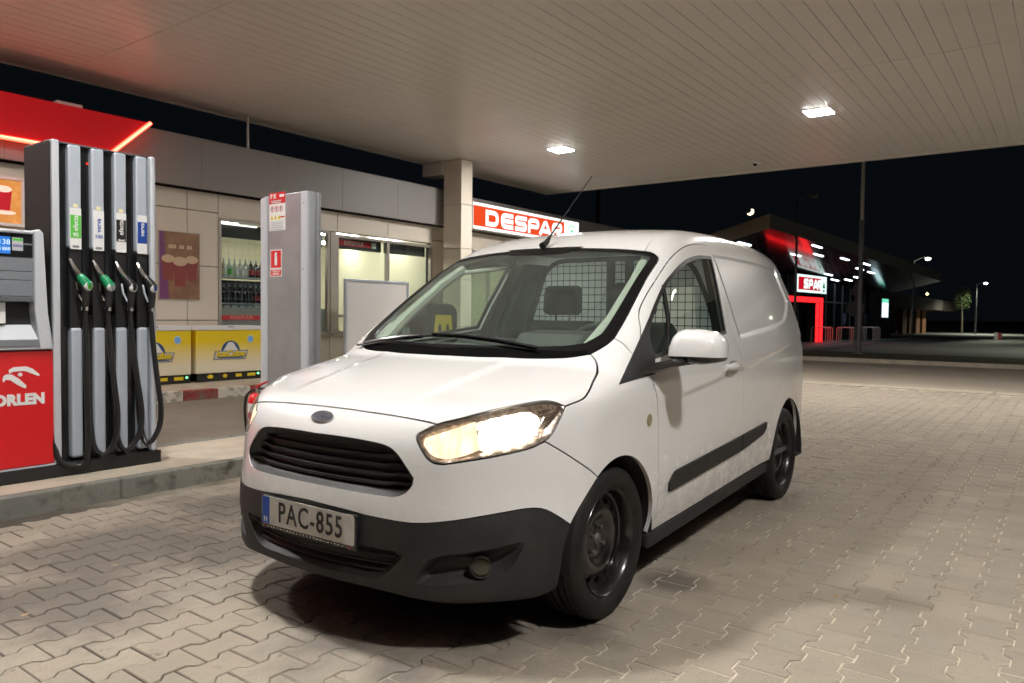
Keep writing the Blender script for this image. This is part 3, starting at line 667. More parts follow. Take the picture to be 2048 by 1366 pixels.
# door mirrors
MIR = [(.897,1.046),(.903,1.09),(.920,1.132),(.945,1.155),(.978,1.165),(1.04,1.164),(1.10,1.154),(1.130,1.135),(1.144,1.105),(1.146,1.072),(1.144,1.046)]
MIRL = [(1.144,1.043),(1.135,1.030),(1.10,1.020),(1.055,1.012),(.985,1.020),(.915,1.034),(.899,1.043)]
def loft(outl, us, sc, cen):
    mb = MB(); n = len(outl); v = []; f = []
    for u_, k in zip(us, sc): v += [(u_, cen[0]+(p[0]-cen[0])*k, cen[1]+(p[1]-cen[1])*k) for p in outl]
    for i in range(len(us)-1):
        for j in range(n): f.append((i*n+j, i*n+(j+1) % n, (i+1)*n+(j+1) % n, (i+1)*n+j))
    f += [tuple(range(n))[::-1], tuple((len(us)-1)*n+j for j in range(n))]; mb.add(v, f); return mb
def mirror_set():
    return [loft(MIR, [-.335,-.342,-.358,-.385,-.42,-.455,-.475], [.52,.70,.86,.965,1.0,.985,.95], (1.02,1.05)).build('mirror_cap', M['paint'], VAN, smooth=True, sharp=60),
            loft(MIRL, [-.345,-.36,-.39,-.43,-.47], [.72,.9,.98,1.0,.96], (1.02,1.046)).build('mirror_base', M['gloss_black'], VAN, smooth=True, sharp=60),
            loft([(p[0]+(.006 if p[0] < 1.02 else -.006), p[1]+(.006 if p[1] < 1.09 else -.006)) for p in MIR[:-1]+MIRL[1:-1]], [-.470,-.4775], [1.0,.99], (1.02,1.08)).build('mirror_glass', M['mirror_glass'], VAN)]
M['mirror_glass'] = mk('mirror_glass', (.7,.72,.72), .03, 1.0)
mirror_set()
# the other mirror is folded back against its door
rm = mirror_set()
for o in rm:
    o.data.transform(Matrix.Scale(-1, 4, (0,1,0))); o.data.flip_normals()
    o.data.transform(Matrix.Translation(Vector((-.45,-.935,0))) @ Matrix.Rotation(math.radians(-80), 4, 'Z') @ Matrix.Translation(-Vector((-.40,-.905,0))))
def marm():
    v = []
    for (v_, u0, u1, w0, w1) in ((.86,-.19,-.35,.962,1.0),(.905,-.25,-.40,.985,1.022),(.955,-.31,-.44,1.003,1.036),(1.0,-.34,-.45,1.01,1.04)):
        v += [(u0,v_,w0),(u0+.01,v_,(w0+w1)/2),(u0-.01,v_,w1),(u1,v_,w1),(u1,v_,w0)]
    f = [(0,1,2,3,4)]+[(i*5+j,i*5+(j+1) % 5,(i+1)*5+(j+1) % 5,(i+1)*5+j) for i in range(3) for j in range(5)]+[(19,18,17,16,15)]
    mb = MB(); mb.add(v, f); return mb.build('mirror_arm', M['gloss_black'], VAN, smooth=True, sharp=50)
both(marm)
# roof aerial
MB().tube([(-.76,0,1.592),(-.80,0,1.612),(-.85,0,1.66)], [.020,.016,.006], 8).build('aerial_base', M['black'], VAN, smooth=True)
MB().tube([(-.85,0,1.66),(-.96,0,1.757)], .0045, 6).build('aerial_rod', M['black'], VAN); MB().tube([(-.96,0,1.757),(-1.301,0,2.054)], .0026, 6).build('aerial_rod', M['black'], VAN)
# wheel arch liners, floor, firewall
for uc, r in ((0,.352),(-2.485,.374)):
    both(lambda: MB().lathe([(.1,-.30),(r,-.30),(r,.0)], (uc,.855,.31), (0,1,0), 32, X=(1,0,0), a0=PI-.12, a1=2*PI+.12).build('wheel_arch_liner', M['dark'], VAN))
MB().box((-3.12,-.70,.19),(.42,.70,.30)).build('underbody', M['dark'], VAN)
for u0, u1 in ((-2.05,-.42),(-3.1,-2.9),(.40,.62)): MB().box((u0,-.80 if u1 < .4 else -.42,.215),(u1,.80 if u1 < .4 else .42,.295)).build('underbody', M['dark'], VAN)
MB().box((-3.1,-.80,.30),(-.62,.80,.33)).build('load_floor', M['grey_dark'], VAN)
MB().box((-.08,-.72,.30),(.0,.72,.93)).build('firewall', M['dark'], VAN)
MB().box((-2.95,-.70,.33),(-2.0,-.55,.72)).build('wheel_box', M['white'], VAN); MB().box((-2.95,.55,.33),(-2.0,.70,.72)).build('wheel_box', M['white'], VAN)
# cabin: dashboard, wheel, seats, mesh bulkhead
dash = MB().prism([(.03,.97),(-.04,1.02),(-.14,1.06),(-.28,1.07),(-.42,1.03),(-.50,.93),(-.48,.62),(.0,.62)], (0,0,0), (1,0,0), (0,0,1), (0,-1,0), -.62, .62).build('dashboard', M['dash'], VAN, bevel=.03, seg=3)
MB().prism([(-.20,1.06),(-.27,1.13),(-.42,1.145),(-.52,1.09),(-.50,.95),(-.2,.95)], (0,0,0), (1,0,0), (0,0,1), (0,-1,0), -.56, -.18).build('instrument_cowl', M['dash'], dash, bevel=.03, seg=3)
MB().prism([(-.16,1.06),(-.24,1.105),(-.40,1.10),(-.50,1.03),(-.50,.9),(-.2,.9)], (0,0,0), (1,0,0), (0,0,1), (0,-1,0), -.14, .16).build('centre_console', M['dash'], dash, bevel=.03, seg=3)
mb = MB(); t = math.radians(25); cx = np.array([-.66,.37,1.0]); a1 = np.array([0,1.,0]); a2 = np.array([-math.sin(t),0,math.cos(t)])
ring = [cx+.185*(math.cos(2*PI*i/36)*a1+math.sin(2*PI*i/36)*a2) for i in range(37)]; mb.tube(ring, .015, 8, cap=False)
mb.tube([cx-a1*.18, cx, cx+a1*.18], .02, 6); mb.tube([cx, cx-a2*.18], .02, 6); mb.tube([cx, (-.48,.37,.93)], .035, 8); mb.build('steering_wheel', M['dash'], VAN, smooth=True)
def seat(u, v, nm):
    s = bpy.data.objects.new('seat', None); COL.objects.link(s); s.parent = VAN; s.location = (u, v, 0); s['label'] = nm
    o = MB().prism([(.14,.55),(.15,.66),(-.42,.62),(-.44,.45),(.12,.42)], (.34,0,0), (1,0,0), (0,0,1), (0,-1,0), -.24, .24).build('seat_cushion', M['cloth'], s, bevel=.05, seg=3)
    MB().prism([(.0,.60),(-.02,.9),(-.055,1.17),(-.10,1.19),(-.17,1.15),(-.13,.60)], (0,0,0), (1,0,0), (0,0,1), (0,-1,0), -.235, .235).build('backrest', M['cloth'], s, bevel=.06, seg=4)
    MB().prism([(-.045,1.235),(-.055,1.36),(-.085,1.41),(-.14,1.40),(-.15,1.24),(-.11,1.215)], (0,0,0), (1,0,0), (0,0,1), (0,-1,0), -.125, .125).build('headrest', M['cloth'], s, bevel=.035, seg=4)
    mb = MB(); mb.cyl((-.10,-.05,1.15),(-.10,-.05,1.25),.008,8); mb.cyl((-.10,.05,1.15),(-.10,.05,1.25),.008,8); mb.build('headrest_post', M['chrome'], s)
seat(-1.06, .36, 'seat behind the steering wheel'); seat(-1.33, -.27, 'seat pushed back to the mesh bulkhead')
GU = -1.62
fr = MB(); fr.tube(rpath([(-.70,.40),(-.66,1.2),(-.50,1.60),(.50,1.60),(.66,1.2),(.70,.40)], .12, 5) and [(GU, p[0], p[1]) for p in rpath([(-.70,.40),(-.66,1.2),(-.50,1.58),(.50,1.58),(.66,1.2),(.70,.40)], .14, 5)], .016, 8)
fr.box((GU-.012,-.055,.4),(GU+.012,-.005,1.57)); fr.box((GU-.012,.075,.4),(GU+.012,.125,1.57)); fr.box((GU-.011,-.01,1.30),(GU+.011,.08,1.36)); fr.box((GU-.011,-.01,1.0),(GU+.011,.08,1.06))
bulk = fr.build('mesh_bulkhead', M['black'], VAN, smooth=True)
mb = MB()
for y in np.arange(-.62, .63, .0475):
    top = 1.575-max(0, abs(y)-.48)*1.9
    mb.tube([(GU,y,.42),(GU,y,top)], .0026, 4, cap=False)
for z in np.arange(.45, 1.57, .0475):
    hw = .66 if z < 1.2 else .66-(z-1.2)*.36
    mb.tube([(GU+.004,-hw,z),(GU+.004,hw,z)], .0026, 4, cap=False)
mb.build('bulkhead_wires', M['black'], bulk)
ll = MB().box((-2.35,-.10,1.665),(-2.05,.10,1.69)).build('load_light', M['white'], VAN); MB().box((-2.33,-.08,1.661),(-2.07,.08,1.6645)).build('diffuser', mk_emit('load_light_glow',(.90,1,.93),34), ll)
# headliner, sun visor, pillar trims
MB().prism([(-1.0,.52),(-1.75,.54),(-1.75,-.54),(-1.0,-.52)], (0,0,1.612), (1,0,0), (0,1,0), (0,0,1), 0, .01).build('headliner', M['liner'], VAN)
MB().prism(rrect(.36,.10,.02), (-.84,-.41,1.478), (0,1,.07), (-1,0,.10), (.10,0,1), -.011, .011).build('sun_visor', M['offwhite'], VAN, bevel=.006)
MB().prism(rrect(.36,.10,.02), (-.92,.36,1.575), (0,1,-.05), (-.9,0,.3), (.3,0,.9), -.010, .010).build('sun_visor', M['liner'], VAN, bevel=.006)
def bpill():
    return MB().prism([(-1.43,.60),(-1.40,1.14),(-1.50,1.57),(-1.70,1.57),(-1.72,.60)], (0,0,0), (1,0,0), (0,0,1), (0,-1,0), -.80, -.66).build('pillar_trim', M['cloth'], VAN, bevel=.02)
# the pillar trims lean in with the body side
def bp2():
    mb = MB(); v = [(-1.46,.78,.62),(-1.76,.78,.62),(-1.76,.79,1.14),(-1.43,.79,1.14),(-1.55,.655,1.56),(-1.78,.655,1.56)]; v2 = [(p[0],p[1]-.06,p[2]) for p in v]
    mb.add(v+v2, [(0,1,2,3),(3,2,5,4),(9,8,7,6),(10,11,8,9),(0,3,9,6),(3,4,10,9),(7,8,2,1),(8,11,5,2),(4,5,11,10)]); return mb.build('pillar_trim', M['cloth'], VAN)
both(bp2)
both(lambda: MB().tube(newton([(-.10,.66,1.06),(-.32,.68,1.20),(-.60,.655,1.39),(-.80,.62,1.51)])-np.array([.055,.05,.02]), [.032,.030,.028,.03], 8).build('windscreen_pillar_trim', M['pillar'], VAN, smooth=True))
both(lambda: MB().prism([(-.30,.35),(-.30,1.0),(-1.36,1.10),(-1.44,.9),(-1.44,.35)], (0,0,0), (1,0,0), (0,0,1), (0,-1,0), -.79, -.76).build('door_lining', M['dash'], VAN))
# inspection sticker low in the far corner of the windscreen
sp_ = newton([(-.17,-.66,1.12)]); sn = grad(sp_)[0]; sX = np.cross((0,0,1.), sn); sX /= np.linalg.norm(sX); sY = np.cross(sn, sX)
flat('windscreen_sticker', rrect(.06,.03,.004), sp_[0]-sn*.006, sX, sY, M['blue_l'], VAN, d=.0008, lift=0)
flat('windscreen_sticker', rrect(.045,.016,.003), sp_[0]-sn*.0055, sX, sY, M['white'], VAN, d=.0008, lift=.0006)
# wheels
def wheel(u, v, s):
    w = bpy.data.objects.new('wheel', None); COL.objects.link(w); w.parent = VAN; w.location = (u, v*s, .306)
    if s < 0: w.rotation_euler = (0, 0, PI)
    # tyre: local axis +Y outward, origin at the wheel centre plane
    prof = [(.215,-.08),(.230,-.095),(.262,-.101),(.288,-.095),(.300,-.083),(.3055,-.066)]
    for g in (-.048,-.017,.017,.048): prof += [(.306,g-.0055),(.2985,g-.0045),(.2985,g+.0045),(.306,g+.0055)]
    prof += [(.3055,.066),(.300,.083),(.2965,.0865),(.288,.094),(.276,.0975),(.2755,.0985),(.262,.1000),(.244,.0975),(.2435,.0985),(.230,.094),(.216,.083)]
    t = MB().lathe(prof, (0,0,0), (0,1,0), 72).build('tyre', M['rubber'], w, smooth=True, sharp=40)
    mb = MB()   # sipes across the shoulder
    for k in range(60):
        a = 2*PI*k/60; X = np.array([math.cos(a),0,math.sin(a)]); T = np.array([-math.sin(a),0,math.cos(a)])
        for y0, y1 in ((-.082,-.054),(.054,.082)):
            for o in (0,):
                c = X*.3062; q = [c+T*.003+np.array([0,y0,0])-X*(.003 if abs(y0) > .06 else 0), c-T*.003+np.array([0,y0,0])-X*(.003 if abs(y0) > .06 else 0), c-T*.003+np.array([0,y1,0])-X*(.003 if abs(y1) > .06 else 0), c+T*.003+np.array([0,y1,0])-X*(.003 if abs(y1) > .06 else 0)]
                mb.add(q, [(0,1,2,3)])
    mb.build('tread_sipes', M['black'], t)
    # steel rim: disc with holes
    rim = MB().lathe([(.2155,.070),(.2165,.082),(.2125,.0865),(.2075,.083),(.2030,.070),(.198,.060),(.196,.035),(.188,.030),(.186,-.06)], (0,0,0), (0,1,0), 64).build('rim', M['steel_black'], w, smooth=True, sharp=50)
    zp = Sp([(0,.028),(.03,.028),(.045,.022),(.062,.020),(.075,.022),(.09,.034),(.108,.046),(.125,.047),(.14,.040),(.165,.028),(.186,.024),(.20,.024)])
    outer = ellipse(.190,.190,72); hol = []
    for k in range(14):
        a = 2*PI*(k+.5)/14; e = ellipse(.0125,.0175,12); c, s_ = math.cos(a), math.sin(a)
        hol.append([(c*(.1615+p[0])-s_*p[1], s_*(.1615+p[0])+c*p[1]) for p in e])
    gx = [(r*math.cos(a+r*40), r*math.sin(a+r*40)) for r in (.02,.035,.05,.062,.075,.09,.108,.125,.138) for a in np.linspace(0, 2*PI, int(10+r*300))[:-1]]
    V, T, _ = cdt(outer, hol, gx); r = np.hypot(V[:, 0], V[:, 1]); P = np.stack([V[:, 0], zp(r), V[:, 1]], 1)
    mb = MB(); mb.add(P.tolist(), [tuple(t_)[::-1] for t_ in T.tolist()]); d = mb.build('wheel_disc', M['steel_black'], w, smooth=True, sharp=0)
    MB().lathe([(0,.036),(.022,.036),(.027,.031),(.028,.02)], (0,0,0), (0,1,0), 24).build('hub_cap', M['rust'], w, smooth=True, sharp=40)
    for k in range(4):
        a = 2*PI*k/4+.5; MB().lathe([(0,.040),(.007,.040),(.009,.037),(.009,.018)], (.054*math.cos(a),0,.054*math.sin(a)), (0,1,0), 6).build('wheel_nut', M['rust'], w)
    MB().lathe([(0,-.03),(.195,-.03)], (0,0,0), (0,1,0), 32).build('brake_drum', M['dark'], w)
for u in (0, -2.489):
    for s in (1, -1): wheel(u, .745, s)
both(lambda: MB().prism([(-.05,0),(.05,0),(.05,.24),(-.05,.20)], (-2.93,.74,.13), (0,1,0), (0,0,1), (1,0,0), 0, .006).build('mud_flap', M['trim'], VAN))

# ================================================================== the site (X along the shop front, Y towards the shop)
def struct(o): o['kind'] = 'structure'; return o
# ---- ground sheets
M['sand'] = mk('joint_sand', (.60, .53, .43), .95, mix=(.9, (.12, .10, .07), .50, .60, 5), mix2=(26, (.30, .26, .20), .5, .72, 3), world=True)
M['asphalt'] = mk('asphalt', (.17, .145, .115), .9, mix=(2, (.21, .18, .145), .4, .7, 6), mix2=(90, (.10, .085, .07), .55, .75, 2), bump=(240, .3))
M['road'] = mk('road_asphalt', (.33, .28, .22), .85, mix=(.7, (.39, .33, .27), .4, .7, 5), bump=(160, .25))
M['lot'] = mk('parking_asphalt', (.13, .13, .12), .85, mix=(.3, (.17, .17, .155), .4, .7, 4))
M['verge'] = mk('dry_grass_soil', (.055, .045, .02), .95, mix=(6, (.085, .065, .03), .4, .7, 5))
M['earth'] = mk('dark_earth', (.035, .032, .025), .95)
def sheet(name, x0, y0, x1, y1, z, m): 
    mb = MB(); mb.add([(x0,y0,z),(x1,y0,z),(x1,y1,z),(x0,y1,z)], [(0,1,2,3)]); return struct(mb.build(name, m))
sheet('ground', -400, -900, 1600, 900, -.06, M['earth'])
fore = sheet('forecourt', -8, -12, 14.62, 4.92, -.0040, M['sand'])
sheet('driveway', -8, 5.9, 15.0, 9.72, -.006, M['asphalt'])
sheet('road', 15.28, -60, 22.9, 60, -.004, M['road'])
_nt = M['sand'].node_tree; _b = _nt.nodes['Principled BSDF']; _src = _b.inputs['Base Color'].links[0].from_socket     # greasy joints on the pump side
_g = _nt.nodes.new('ShaderNodeNewGeometry'); _d = _nt.nodes.new('ShaderNodeVectorMath'); _d.operation = 'DISTANCE'; _d.inputs[1].default_value = (1.3, 3.7, 0); _nt.links.new(_g.outputs['Position'], _d.inputs[0])
_r = _nt.nodes.new('ShaderNodeMapRange'); _r.inputs[1].default_value = 1.3; _r.inputs[2].default_value = 2.7; _r.inputs[3].default_value = .93; _r.inputs[4].default_value = 0; _nt.links.new(_d.outputs['Value'], _r.inputs[0])
_x = _nt.nodes.new('ShaderNodeMix'); _x.data_type = 'RGBA'; _x.inputs[7].default_value = (.045,.038,.03,1); _nt.links.new(_r.outputs[0], _x.inputs[0]); _nt.links.new(_src, _x.inputs[6]); _nt.links.new(_x.outputs[2], _b.inputs['Base Color'])
# ---- paving stones: double-T blocks, every other row shifted by half a stone
XJ, Y0, LX, LY = 3.178, .524, .2045, .149
def stone_outline(g=.0030):
    e = .1022-g; a, b = LY/2+.0142-g, LY/2-.0142-g
    q = [(-e,-a),(-.066,-a),(-.040,-b),(.040,-b),(.066,-a),(e,-a)]
    return q+[(-p[0], -p[1]) for p in q]
OUTL = stone_outline(); INN = [(x*.968, y*.958) for x, y in OUTL]; n_ = len(OUTL)
PV_ = [(x, y, -.030) for x, y in OUTL]+[(x, y, -.0032) for x, y in OUTL]+[(x, y, 0) for x, y in INN]
PF_ = [tuple(range(2*n_, 3*n_))]+[(k*n_+i, k*n_+(i+1) % n_, (k+1)*n_+(i+1) % n_, (k+1)*n_+i) for k in (1,) for i in range(n_)]+[(i, (i+1) % n_, n_+(i+1) % n_, n_+i) for i in range(n_)]
def stone_mat(name, c, c2):
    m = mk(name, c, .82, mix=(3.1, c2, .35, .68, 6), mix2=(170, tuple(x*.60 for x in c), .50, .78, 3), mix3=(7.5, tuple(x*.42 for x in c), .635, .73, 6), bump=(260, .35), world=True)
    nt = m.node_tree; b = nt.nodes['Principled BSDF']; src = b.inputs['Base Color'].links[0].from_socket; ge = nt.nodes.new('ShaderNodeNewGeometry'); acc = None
    for (px, py, pr) in STAINS_AND_SHADE:      # old fuel and oil stains, plus shade painted under the nose, ragged edges
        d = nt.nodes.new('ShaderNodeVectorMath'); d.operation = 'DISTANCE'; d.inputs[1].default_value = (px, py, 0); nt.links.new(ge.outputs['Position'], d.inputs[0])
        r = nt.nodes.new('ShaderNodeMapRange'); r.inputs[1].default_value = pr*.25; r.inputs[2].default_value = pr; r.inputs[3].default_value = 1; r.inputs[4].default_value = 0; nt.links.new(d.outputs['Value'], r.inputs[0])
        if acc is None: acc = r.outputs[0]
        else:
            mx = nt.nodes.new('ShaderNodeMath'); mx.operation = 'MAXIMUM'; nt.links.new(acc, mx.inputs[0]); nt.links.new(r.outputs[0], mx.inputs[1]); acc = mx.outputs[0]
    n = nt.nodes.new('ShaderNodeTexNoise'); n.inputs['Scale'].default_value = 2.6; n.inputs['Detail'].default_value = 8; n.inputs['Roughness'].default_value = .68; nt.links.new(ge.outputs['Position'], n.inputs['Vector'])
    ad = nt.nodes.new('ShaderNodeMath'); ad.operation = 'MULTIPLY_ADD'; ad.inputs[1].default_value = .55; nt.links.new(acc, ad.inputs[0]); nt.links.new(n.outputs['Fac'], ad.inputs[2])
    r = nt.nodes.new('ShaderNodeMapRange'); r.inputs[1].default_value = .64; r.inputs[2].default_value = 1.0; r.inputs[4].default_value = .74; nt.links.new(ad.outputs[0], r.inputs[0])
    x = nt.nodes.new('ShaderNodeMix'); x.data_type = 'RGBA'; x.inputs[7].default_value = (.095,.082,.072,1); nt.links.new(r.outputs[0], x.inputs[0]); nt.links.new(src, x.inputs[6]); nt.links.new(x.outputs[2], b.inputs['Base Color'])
    return m
STAINS_AND_SHADE = [(1.9,3.85,.95),(2.7,4.2,.75),(1.4,3.35,.7),(2.2,3.4,.5),(3.6,4.4,.5),(2.45,2.2,1.15),(2.45,1.5,.30),(3.2,1.45,.22),(1.8,1.8,.2)]  # the broad patch under the van nose also paints its shadow darker
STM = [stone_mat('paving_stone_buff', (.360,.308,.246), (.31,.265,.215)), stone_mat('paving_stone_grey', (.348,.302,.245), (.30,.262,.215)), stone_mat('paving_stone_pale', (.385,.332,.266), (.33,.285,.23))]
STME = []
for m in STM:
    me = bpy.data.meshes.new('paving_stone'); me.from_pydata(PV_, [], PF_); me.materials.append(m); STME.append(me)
spots = [(1.9,3.9,.55),(2.6,4.15,.45),(1.5,3.45,.35),(2.35,3.55,.3),(2.5,1.35,.22),(1.75,4.35,.4),(3.4,1.35,.2),(2.2,1.5,.15)]   # old oil stains by the pump
st = []
rs = random.Random(3)
for j in range(-36, 30):
    y = Y0+j*LY
    if y > 4.83: continue
    for i in range(-30, 58):
        x = XJ+LX/2+i*LX+(LX/2 if j % 2 else 0)
        if x < -2.6 or x > 14.5: continue
        d = math.hypot(x, y); ang = math.atan2(y, x)-TH
        vis = abs(ang) < .64 and d > 1.9
        st.append((d if vis else d+100, x, y))
st.sort()
stuffv = []; stufff = []; stuffm = []
for k, (d, x, y) in enumerate(st):
    s_ = sum(math.exp(-((x-a)**2+(y-b)**2)/(r*r)) for a, b, r in spots)
    mi = rs.choice((0,0,0,1,1,2)); rz = rs.uniform(-.007, .007); tx, ty = rs.gauss(0, .006), rs.gauss(0, .008); dz = rs.uniform(-.0022, .0012); fl = rs.random() < .5
    if k < 300:
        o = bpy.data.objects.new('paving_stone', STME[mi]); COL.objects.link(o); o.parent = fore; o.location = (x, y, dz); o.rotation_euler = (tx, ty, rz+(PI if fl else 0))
    else:
        o_ = len(stuffv); c, s2 = math.cos(rz), math.sin(rz)
        stuffv += [(x+p[0]*c-p[1]*s2, y+p[0]*s2+p[1]*c, p[2]+dz+p[0]*ty+p[1]*tx) for p in PV_]
        stufff += [tuple(q+o_ for q in f) for f in PF_]; stuffm += [mi]*len(PF_)
me = bpy.data.meshes.new('paving_stones_far'); me.from_pydata(stuffv, [], stufff)
for m in STM: me.materials.append(m)
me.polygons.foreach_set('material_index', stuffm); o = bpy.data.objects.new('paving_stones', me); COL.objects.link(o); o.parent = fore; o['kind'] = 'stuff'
# flush edging stones between the paving and the road
edg = struct(MB().box((14.63,-12,-.20),(15.27,9.7,-.03)).build('edging', M['sand']))
for k in range(22):
    MB().box((14.64,-11.99+k,-.03),(14.93,-11.01+k,.012)).build('edging_stone', M['concrete'], edg, bevel=.006); MB().box((14.94,-11.99+k,-.03),(15.26,-11.01+k,.004)).build('edging_stone', M['concrete'], edg, bevel=.006)
# litter and drips
M['leaf'] = mk('dry_leaf', (.36, .25, .13), .7)
for (x, y, a) in ((1.72,3.62,.4),(1.22,3.30,1.2),(2.02,2.30,2.2),(3.45,.79,.9)):
    r_ = .007+.004*rs.random(); mb = MB(); q = [(r_*1.5*math.cos(t+a)*1.0-r_*.6*math.sin(t)*math.sin(a), r_*.6*math.sin(t)*math.cos(a)+r_*1.5*math.sin(a)*math.cos(t)) for t in np.linspace(0, 2*PI, 9)[:-1]]
    mb.add([(p[0], p[1], .003+.004*abs(math.sin(i))) for i, p in enumerate(q)], [tuple(range(8))]); o = mb.build('fallen_leaf', M['leaf']); o.location = (x, y, 0)
    tag(o, {3.62: 'small dry leaf on the paving between the pump kerb and the van', 3.30: 'small dry leaf on the paving nearest the lower left corner', 2.30: 'small dry leaf in the shadow under the van nose'}[y], 'leaf', 'dry leaves on the paving') if y > 1 else tag(o, 'small dry leaf on the open paving beside the van shadow', 'leaf')
# ---- pump island
isl = struct(MB().box((-8,4.986,-.2),(9.2,5.86,.129)).build('pump_island', M['concrete']))
xs = [-8, -6.6, -5.2, -3.8, -2.4, -1.0, .42, 1.40, 2.38, 3.36, 4.34, 5.32, 6.3, 7.7, 9.1]
for a, b in zip(xs[:-1], xs[1:]):
    MB().box((a+.002,4.905,-.2),(b-.002,4.985,.131)).build('kerb_stone', M['kerb'], isl, bevel=.012, seg=3); MB().box((a+.002,5.82,-.2),(b-.002,5.96,.131)).build('kerb_stone', M['kerb'], isl, bevel=.012, seg=3)

# ---- fuel dispenser (front face at Y 5.27)
D = thing('fuel_dispenser', 'tall grey and black fuel pump with four nozzles and a red lower panel', 'fuel pump', (0, 0, .13))
z0 = -.13
def db(name, a, b, m, bevel=.004, par=None): return MB().box((a[0],a[1],a[2]+z0),(b[0],b[1],b[2]+z0)).build(name, m, par or D, bevel=bevel)
db('plinth', (1.0,5.25,.13), (2.83,5.74,.215), M['black'])
db('tower_casing', (2.135,5.33,.215), (2.80,5.66,2.30), M['gloss_black'])
db('tower_side', (2.118,5.285,.96), (2.134,5.67,2.30), mk('tower_side_panel', (.016,.015,.014), .6, spec=.3, bump=(300,.2)))
db('tower_side', (2.801,5.285,.215), (2.817,5.67,2.30), M['silver'])
db('corner_strip', (2.126,5.262,.215), (2.172,5.33,2.313), M['silver_lt'], .01); db('corner_strip', (2.768,5.262,.215), (2.802,5.33,2.311), M['silver_lt'], .01)
db('top_cap', (2.12,5.30,2.30), (2.80,5.66,2.312), M['grey_dark'])
SX = [(2.243,2.312),(2.388,2.459),(2.538,2.609),(2.686,2.755)]
LABM = [('green_l','white','efecta 95'),('white','blue','verva 100'),('ink','white','efecta diesel'),('blue','white','verva')]
M['recess'] = mk('nozzle_recess', (.006,.006,.006), .6)
for k, (a, b) in enumerate(SX):
    db('hose_strip', (a-.008,5.290,1.63), (b+.004,5.345,2.303), M['silver'], .012)
    db('hose_strip', (a-.004,5.276,.235), (b+.002,5.345,1.10), M['silver'], .018)
    db('nozzle_boot', (a-.006,5.300,1.10), (b+.006,5.345,1.62), M['recess'])
    db('boot_frame', (a-.012,5.285,1.10), (a-.004,5.33,1.62), M['gloss_black']); db('boot_frame', (b+.005,5.285,1.10), (b+.013,5.33,1.62), M['gloss_black'])
    cx = (a+b)/2; w = .036
    fl = flat('fuel_label', rrect(.070,.27,.004), (cx,5.2895,1.755+z0), (1,0,0), (0,0,1), M['white'], D)
    bg, fg, s_ = LABM[k]; flat('label_band', [(-.033,-.075),(.033,-.075),(.033,.075),(-.033,.075)], (cx,5.2878,1.768+z0), (1,0,0), (0,0,1), M[bg], fl)
    text('label_word', s_.split()[0], .043, M[fg], fl, (cx,5.2868,1.790+z0), (0,0,1), (-1,0,0), bold=.0008, depth=.0003)
    if ' ' in s_: text('label_word', s_.split()[1], .036 if k < 2 else .020, M[fg], fl, (cx,5.2868,(1.713 if k < 2 else 1.703)+z0), (1,0,0), (0,0,1), bold=.0008, depth=.0003)
    flat('label_tab', [(-.014,-.012),(.014,-.012),(.014,.012),(-.014,.012)], (cx,5.2895,1.905+z0), (1,0,0), (0,0,1), mk('cream_print',(.8,.72,.42),.5) if k == 0 else bpy.data.materials['cream_print'], D) if k < 3 else None
    for q in range(7): flat('label_bar', [(-.0016,-.008),(.0016,-.008),(.0016,.008),(-.0016,.008)], (cx-.018+q*.006,5.2878,1.637+z0), (1,0,0), (0,0,1), M['ink'], fl) if k < 2 else None
    # nozzle: spout up-left in the boot, body coming out to the lower right
    nm = M['green'] if k < 2 else M['trim']; c = np.array([cx+.012, 5.235, 1.40+z0])
    nz = MB().tube([c+(-.012,.0,.045), c+(.004,-.018,.012), c+(.022,-.032,-.022)], [.024,.031,.033], 12).build('nozzle', nm, D, smooth=True)
    MB().tube([c+(-.012,.0,.045), c+(-.030,.014,.082), c+(-.046,.035,.125), c+(-.050,.052,.15)], [.016,.0145,.0135,.012], 10).build('spout', M['chrome'], nz, smooth=True)
    dd = np.array([.50,-.85,-.12]); dd /= np.linalg.norm(dd); e = c+np.array([.022,-.030,-.022]); MB().lathe([(.0,.018),(.028,.018),(.034,.014),(.035,0)], e, dd, 20).build('nozzle_cap', M['white'], nz, smooth=True)
    MB().lathe([(.021,.0186),(.015,.0192),(0,.0192)], e, dd, 16).build('cap_print', [M['green_l'], M['silver'], M['ink'], M['blue']][k], nz)
    MB().tube([c+(-.03,.012,.0), c+(-.028,-.004,-.06), c+(-.008,-.01,-.115), c+(.012,-.012,-.13)], .0075, 6).build('lever_guard', M['silver'] if k > 1 else M['chrome'], nz, smooth=True)
    MB().tube([c+(.016,-.022,-.02), c+(.018,-.018,-.09), c+(.014,-.010,-.16)], [.027,.025,.022], 10).build('grip', M['trim'], nz, smooth=True)
    MB().tube([c+(.014,-.010,-.16), c+(.013,-.009,-.185)], .026, 12).build('swivel', M['chrome'], nz, smooth=True)
    x = c[0]+.013; y = c[1]-.008; zt = c[2]-.185
    bul = [.005,.055,.072,.064][k]; zb = [.19,.235,.245,.27][k]+z0; bx = [-.17,-.085,-.072,-.05][k]
    P = [(x,y,zt),(x+.004+bul*.15,y-.004,zt-.22),(x+bul*.6,y-.016,zt-.48),(x+bul*.95,y-.022,zt-.70),(x+bul*.72,y-.024,zb+.12),(x+bul*.1-.01,y-.022,zb+.03),(x-.04,y-.012,zb+.004),(x+bx*.8,y+.015,zb+.03),(x+bx,y+.05,zb+.13),(x+bx-.005,y+.075,zb+.4),(x+bx+.005,y+.085,zb+.95)]
    MB().tube(catmull(P, .03), .0185, 10).build('hose', M['hose'], D, smooth=True)
MB().lathe([(0,0),(.006,0)], (2.37,5.328,2.20+z0), (0,-1,0), 10).build('status_light', mk_emit('red_status_led', (1,.02,.01), 4), D)
